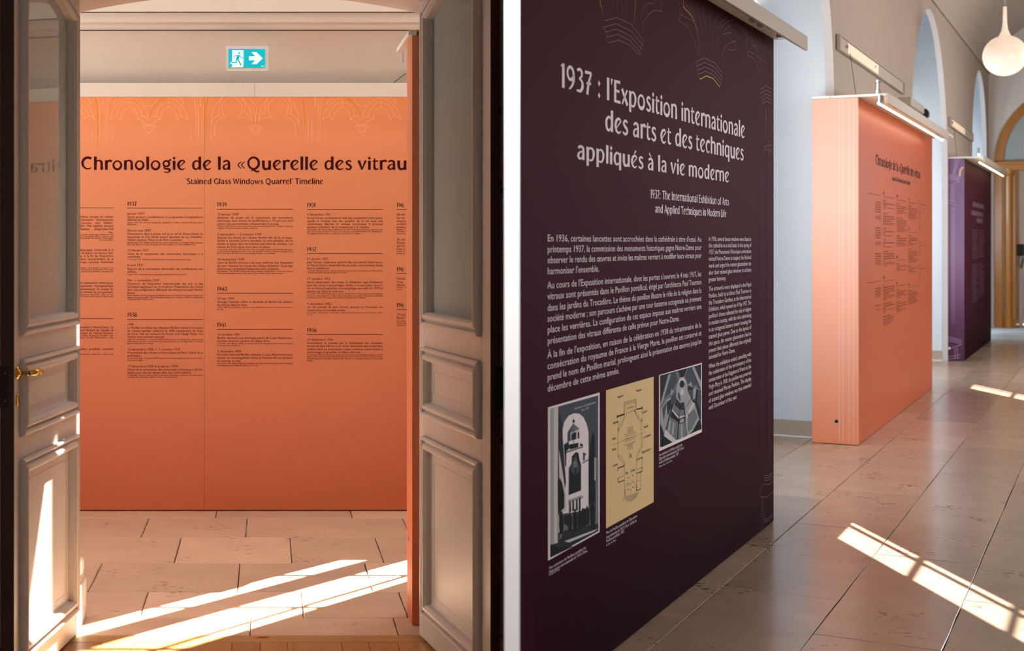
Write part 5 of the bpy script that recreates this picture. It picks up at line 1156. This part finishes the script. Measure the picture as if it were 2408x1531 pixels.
# 3 interior of the pavilion, detail crop scale 5.671, origin 1540, 840
def U3(x, y):
    pxx = 1540+x/5.671; aa = hv(pxx, PV)[1]; a0, a1 = hv(1549, PV)[1], hv(1650, PV)[1]
    z = hp(pxx, 840+y/5.671, PV)[1]; zt_, zb_ = hp(1549, 882, PV)[1], hp(1549, 1061.8, PV)[1]
    return ((aa-a0)/(a1-a0), (zt_-z)/(zt_-zb_))
def P3(*p): return [U3(x, y) for x, y in p]
inn = [('#23282f', P3((65,245),(612,95),(612,960),(65,1200))), ('#5c6168', P3((170,230),(300,190),(325,270),(275,430),(215,500),(65,690),(65,620))), ('#39414a', P3((195,225),(270,200),(300,300),(240,440),(170,500),(110,560))), ('#85878a', P3((195,228),(180,250),(75,610),(65,620),(65,650),(100,600),(205,235))),
 ('#39414a', P3((420,150),(490,135),(612,430),(612,560),(540,400),(430,380),(385,260))), ('#85878a', P3((490,135),(520,125),(612,330),(612,430))), ('#14181d', P3((310,185),(415,150),(380,260),(325,275))), ('#85878a', P3((210,430),(250,450),(205,520))), ('#85878a', P3((440,370),(475,320),(495,385))), ('#5c6168', P3((500,390),(555,370),(560,420))),
 ('#85878a', P3((325,275),(380,258),(430,370),(430,440),(475,550),(395,700),(385,600),(330,610),(275,540),(280,400))), ('#a9a5a6', P3((330,285),(375,270),(420,350),(345,300),(300,370),(280,400))), ('#14181d', P3((345,310),(375,315),(390,360),(375,400),(335,405),(322,360))), ('#a9a5a6', P3((335,440),(365,420),(385,450),(370,500),(335,510))), ('#39414a', P3((300,460),(330,500),(340,590),(300,540))),
 ('#39414a', P3((270,440),(215,510),(215,620),(245,650),(280,560))), ('#23282f', P3((275,545),(325,600),(325,690),(255,620))), ('#5c6168', P3((245,625),(325,700),(322,780),(222,690))), ('#a9a5a6', P3((222,690),(312,790),(310,825),(217,712))), ('#14181d', P3((217,712),(310,825),(305,870),(195,790))), ('#5c6168', P3((195,790),(305,870),(285,1110),(155,980))), ('#85878a', P3((185,830),(210,850),(190,1000),(155,980))), ('#85878a', P3((235,860),(255,880),(240,1040),(215,1020))),
 ('#85878a', P3((65,690),(150,560),(205,530),(215,640),(115,1020),(65,880))), ('#23282f', P3((150,600),(205,560),(215,650),(160,790))), ('#39414a', P3((90,700),(130,600),(150,620),(110,860))),
 ('#23282f', P3((330,615),(380,605),(385,700),(330,705))), ('#5c6168', P3((330,705),(385,700),(385,770),(325,790))), ('#a9a5a6', P3((320,790),(388,772),(390,790),(318,820))), ('#14181d', P3((318,820),(395,795),(400,865),(312,890))), ('#85878a', P3((330,830),(380,812),(385,860),(325,880))), ('#5c6168', P3((310,895),(402,865),(418,1050),(300,1100))), ('#85878a', P3((335,890),(360,885),(365,1070),(335,1085))),
 ('#85878a', P3((395,700),(475,560),(530,640),(580,830),(500,980),(425,1045),(400,860))), ('#a9a5a6', P3((500,600),(525,620),(420,810),(410,780))), ('#5c6168', P3((430,760),(520,690),(560,800),(480,960),(430,1000))), ('#39414a', P3((430,440),(500,440),(540,590),(480,560))), ('#85878a', P3((500,420),(545,410),(530,540),(500,570))), ('#39414a', P3((560,430),(612,520),(600,740),(545,600))),
 ('#14181d', P3((580,830),(612,900),(612,960),(480,1010))), ('#a9a5a6', P3((130,960),(280,1110),(225,1135),(110,1050))), ('#14181d', P3((110,1055),(225,1135),(80,1200))), ('#14181d', P3((65,890),(100,1030),(65,1060)))]
picture('interior_print', 'black and white print of faceted stained glass seen from below', inn, quad(1549, 1650, 882, 1061.8))
for a_, b_ in (((325,275),(270,440)), ((270,440),(65,690)), ((380,258),(430,370)), ((430,375),(612,440)), ((325,690),(305,1090)), ((385,610),(420,1050)), ((275,545),(330,612)), ((170,230),(65,640)), ((325,275),(300,190)), ((380,258),(420,150)), ((490,135),(610,430)), ((270,560),(100,1040)), ((430,500),(600,860))):
    PT_.path([hp(1540+a_[0]/5.671, 840+a_[1]/5.671, PV), hp(1540+b_[0]/5.671, 840+b_[1]/5.671, PV)], .9*hv(1600, PV)[0]/F)
part(p1, 'photo_lettering', PT_.to(surf(PV+.0042)), GR['#a9a5a6'])

# --- orange panel
OV = -1.60
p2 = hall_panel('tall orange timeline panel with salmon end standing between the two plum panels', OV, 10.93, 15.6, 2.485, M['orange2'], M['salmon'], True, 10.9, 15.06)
part(p2, 'led_tube', MB().tube([(-1.45, 10.78, 2.425), (-1.45, 15.0, 2.425)], .0085, 8), M['led'])
for a_ in (10.95, 14.6): part(p2, 'tube_holder', MB().box((-1.462, a_, 2.43), (-1.44, a_+.05, 2.49), .002), M['chrome'])
part(p2, 'clamp', MB().lathe([(.02, 0), (.02, .03), (.012, .035), (.012, .08), (.02, .085), (.02, .10)], (-1.47, 10.92, 2.50), 12).lathe([(.018, -.08), (.022, -.05), (.018, -.01)], (-1.455, 10.90, 2.50), 12), M['chrome'])
fx = lambda s: 11.37+((s/q+PX)-88)*.00371; fz = lambda z: 1.828+1.119*(z-1.647)
for T, m_, n_ in ((T1, 'inkd', 'heading_lettering'), (T2, 'inkd', 'year_lettering'), (T3, 'inkb', 'body_lettering'), (T4, 'inkb', 'small_lettering')):
    part(p2, n_, T.scaled(fx, fz).to(surf(OV+.0012)), M[m_])
EL = Text()
EV = 10.93-.035
def endl(T, px, py): # a point on the end board (plane a = EV): v, z
    t_ = (px-PX)/F; s, c = math.sin(TH), math.cos(TH); Y = EV/(s*t_+c); return Y*(c*t_-s), HC+(PY-py)/F*Y
for px in (1974, 1982, 1997, 2007): EL.path([endl(0, px, 231), endl(0, px, 600), endl(0, px, 1040)], .0018)
part(p2, 'end_lines', EL.to(lambda s, z: np.c_[s, np.full_like(s, EV-.0006), z]), M['capw'])
v_, z_ = endl(0, 1967, 991); part(p2, 'cable_hole', MB().lathe([(.013, -.0012), (.013, 0)], (v_, EV, z_), 14, 'y'), M['black'])
part(p2, 'floor_fixing', MB().box((v_+.02, EV+.036, 0), (v_+.06, EV+.2, .004)), M['black'])

# --- far plum panel
QV = -1.625
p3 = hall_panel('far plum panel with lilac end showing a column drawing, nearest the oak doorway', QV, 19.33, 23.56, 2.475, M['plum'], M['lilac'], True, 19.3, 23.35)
part(p3, 'led_tube', MB().tube([(-1.45, 19.2, 2.415), (-1.45, 21.1, 2.415)], .009, 8).tube([(-1.45, 21.15, 2.415), (-1.45, 23.3, 2.415)], .009, 8), M['led'])
part(p3, 'clamp', MB().lathe([(.02, 0), (.02, .03), (.012, .08), (.02, .10)], (-1.47, 19.33, 2.50), 12), M['chrome'])
XB = Text(); rq = random.Random(3)
def words_bar(T, a0, a1, z, th):
    a = a0
    while a < a1:
        w_ = rq.uniform(.05, .16); T.bar(a, min(a+w_, a1), z, th); a += w_+.03
for (x0, x1, y, n_) in ((2287, 2313, 480, 1), (2284, 2311, 500, 1), (2297, 2310.5, 518, 1)):
    a0, z = hp(x0, y, QV); a1 = hv(x1, QV)[1]; words_bar(XB, a0, a1, z, .06)
for (x0, x1) in ((2286, 2299), (2302, 2314)):
    a0 = hv(x0, QV)[1]; a1 = hv(x1, QV)[1]; zt_ = hp(x0, 541, QV)[1]; zb_ = hp(x0, 715 if x0 < 2290 else 700, QV)[1]; z = zt_
    while z > zb_:
        if abs(z-(zt_*.57+zb_*.43)) > .03: words_bar(XB, a0, a1-(.3 if rq.random() < .15 else 0), z, .008)
        z -= .03
M['inkf'] = mat('faded_mauve_ink', '#6d5562', .6)
part(p3, 'title_lettering', XB.to(surf(QV+.0012)), M['inkf'])
CL = Text(); CG = Text(); EQ = 19.33-.035
def e3(px, py):
    t_ = (px-PX)/F; s, c = math.sin(TH), math.cos(TH); Y = EQ/(s*t_+c); return Y*(c*t_-s), HC+(PY-py)/F*Y
def cl(pts, w=1.0, T=CL): T.path([e3(2180+x/2.734, 340+y/2.734) for x, y in catmull(pts, 4)], w*17.5/F if not isinstance(w, tuple) else tuple(k*17.5/F for k in w))
for y in (198, 207, 216, 226): cl([(66,y+8),(140,y-4),(212,y+8)], 1)
cl([(72,240),(140,262),(206,238)]); cl([(80,365),(130,355),(185,370)]); cl([(72,392),(130,372),(185,392)])
for a, b in ((85,98), (98,106), (112,113), (168,160), (178,170), (160,152)): cl([(a,265),(b,310),(b,365)], .9)
for x in (95, 104, 113, 158, 167, 176): cl([(x,400),(x,700),(x,1160)], (.9, 1.3, .2))
for d in (0, 14, 28): cl([(62+d,90),(85+d*.7,140),(100+d*.6,192)], .9); cl([(210-d,90),(190-d*.5,140),(178-d*.4,192)], .9)
for y in (1245, 1256, 1268): cl([(66,y+14),(140,y-6),(222,y+14)], 1)
cl([(66,1290),(140,1310),(222,1285)]); cl([(75,1352),(140,1362),(215,1352)]); cl([(72,1370),(140,1378),(215,1370)])
for x in (95, 110, 180, 195): cl([(x,1310),(x,1378)], 1)
cl([(232,145),(215,165),(210,205)], 4, CG)
M['inkv'] = mat('lilac_line_ink', '#a98cb0', .6); M['peach'] = mat('peach_line_ink', '#d9a070', .5)
for T, m_, n_ in ((CL, 'inkv', 'column_lines'), (CG, 'peach', 'gold_lines')):
    part(p3, n_, T.to(lambda s, z: np.c_[s, np.full_like(s, EQ-.0006), z]), M[m_])
v_, z_ = e3(2231.5, 819); part(p3, 'fixing_cap', MB().lathe([(.015, -.004), (.018, -.001), (.018, 0)], (v_, EQ, z_), 14, 'y'), M['capw'])

# ------------------------------------------------------------------ wall lights, lamp, speaker
def wall_light(label, a0, a1, g0, g1, cable):
    t = thing('wall_light', label, 'lamp', (VF, a0, 2.87), HALL, 'long beige wall lights on the hall piers')
    v = VF+.005
    part(t, 'housing', MB().box((v, a0, 2.875), (v+.012, a1, 2.985)).box((v, a0, 2.872), (v+.028, a1, 2.879)).box((v, a0, 2.982), (v+.026, a1, 2.989)), M['fascia'])
    part(t, 'end_plate', MB().box((v, a0-.01, 2.87), (v+.03, a0, 2.99), .001), M['fascia'])
    part(t, 'end_plate', MB().box((v, a1, 2.87), (v+.03, a1+.01, 2.99), .001), M['fascia'])
    part(t, 'diffuser', MB().box((v+.012, g0, 2.89), (v+.022, g1, 2.972), .004), M['diff'])
    for g_ in (g0-.06, g1-.2): part(t, 'fixing', MB().lathe([(.012, .012), (.012, .028)], (v, g_, 2.935), 10, 'x'), M['chrome'])
    part(t, 'cable', MB().tube([(v+.03, g0+.02, 2.89), (v+.03, g0+.3, 2.6), (v+.03, g0+.42, 2.3)], .0022, 5), M['joint'])
    return t
wall_light('long beige wall light on the nearer pier above the orange panel', 11.22, 14.9, 11.62, 13.2, 1)
wall_light('short-looking wall light on the farther pier above the lilac ended panel', 19.3, 22.4, 19.6, 21.2, 1)
t = thing('speaker', 'small beige loudspeaker with black front clamped above the orange panel end', 'speaker', (-1.72, 15.2, 2.72), HALL)
Yb, ab = hv(2150, -1.66)
zb = HC+(PY-255)/F*Yb
part(t, 'body', MB().box((-1.72, ab-.7, zb-.04), (-1.60, ab+.25, zb+.045), .01), M['fascia'])
part(t, 'front', MB().lathe([(.05, 0), (.055, .03), (.045, .16), (.02, .17)], (-1.615, ab+.27, zb-.03), 16, 'y'), M['black'])
part(t, 'wall_arm', MB().tube([(-1.798, ab-.2, zb), (-1.70, ab-.2, zb)], .012, 8), M['fascia'])
# pendant globe
aG, vG = 0, 0; YG = 15.0; tG = (2363-PX)/F; sG, cG = math.sin(TH), math.cos(TH)
vG = YG*(cG*tG-sG); aG = YG*(sG*tG+cG); zG = HC+(PY-131)/F*YG
t = thing('pendant_lamp', 'opal glass globe pendant with tapering neck hanging from the vault', 'lamp', (vG, aG, zG), HALL)
Rg = .213
prof_ = [(Rg*math.sin(x), -Rg*math.cos(x)) for x in np.linspace(0.01, 2.86, 26)]+[(.045, .235), (.030, .27), (.021, .34), (.018, .44), (.017, .515)]
part(t, 'globe', MB().lathe(prof_, (vG, aG, zG), 36), M['globe'], smooth=True)
part(t, 'cord_grip', MB().lathe([(.021, .515), (.012, .53), (.009, .57), (.014, .575), (.014, .60), (.004, .61)], (vG, aG, zG), 14), M['fascia'])
part(t, 'cord', MB().tube([(vG, aG, zG+.60), (vG, aG, 5.1)], .004, 6), M['joint'])
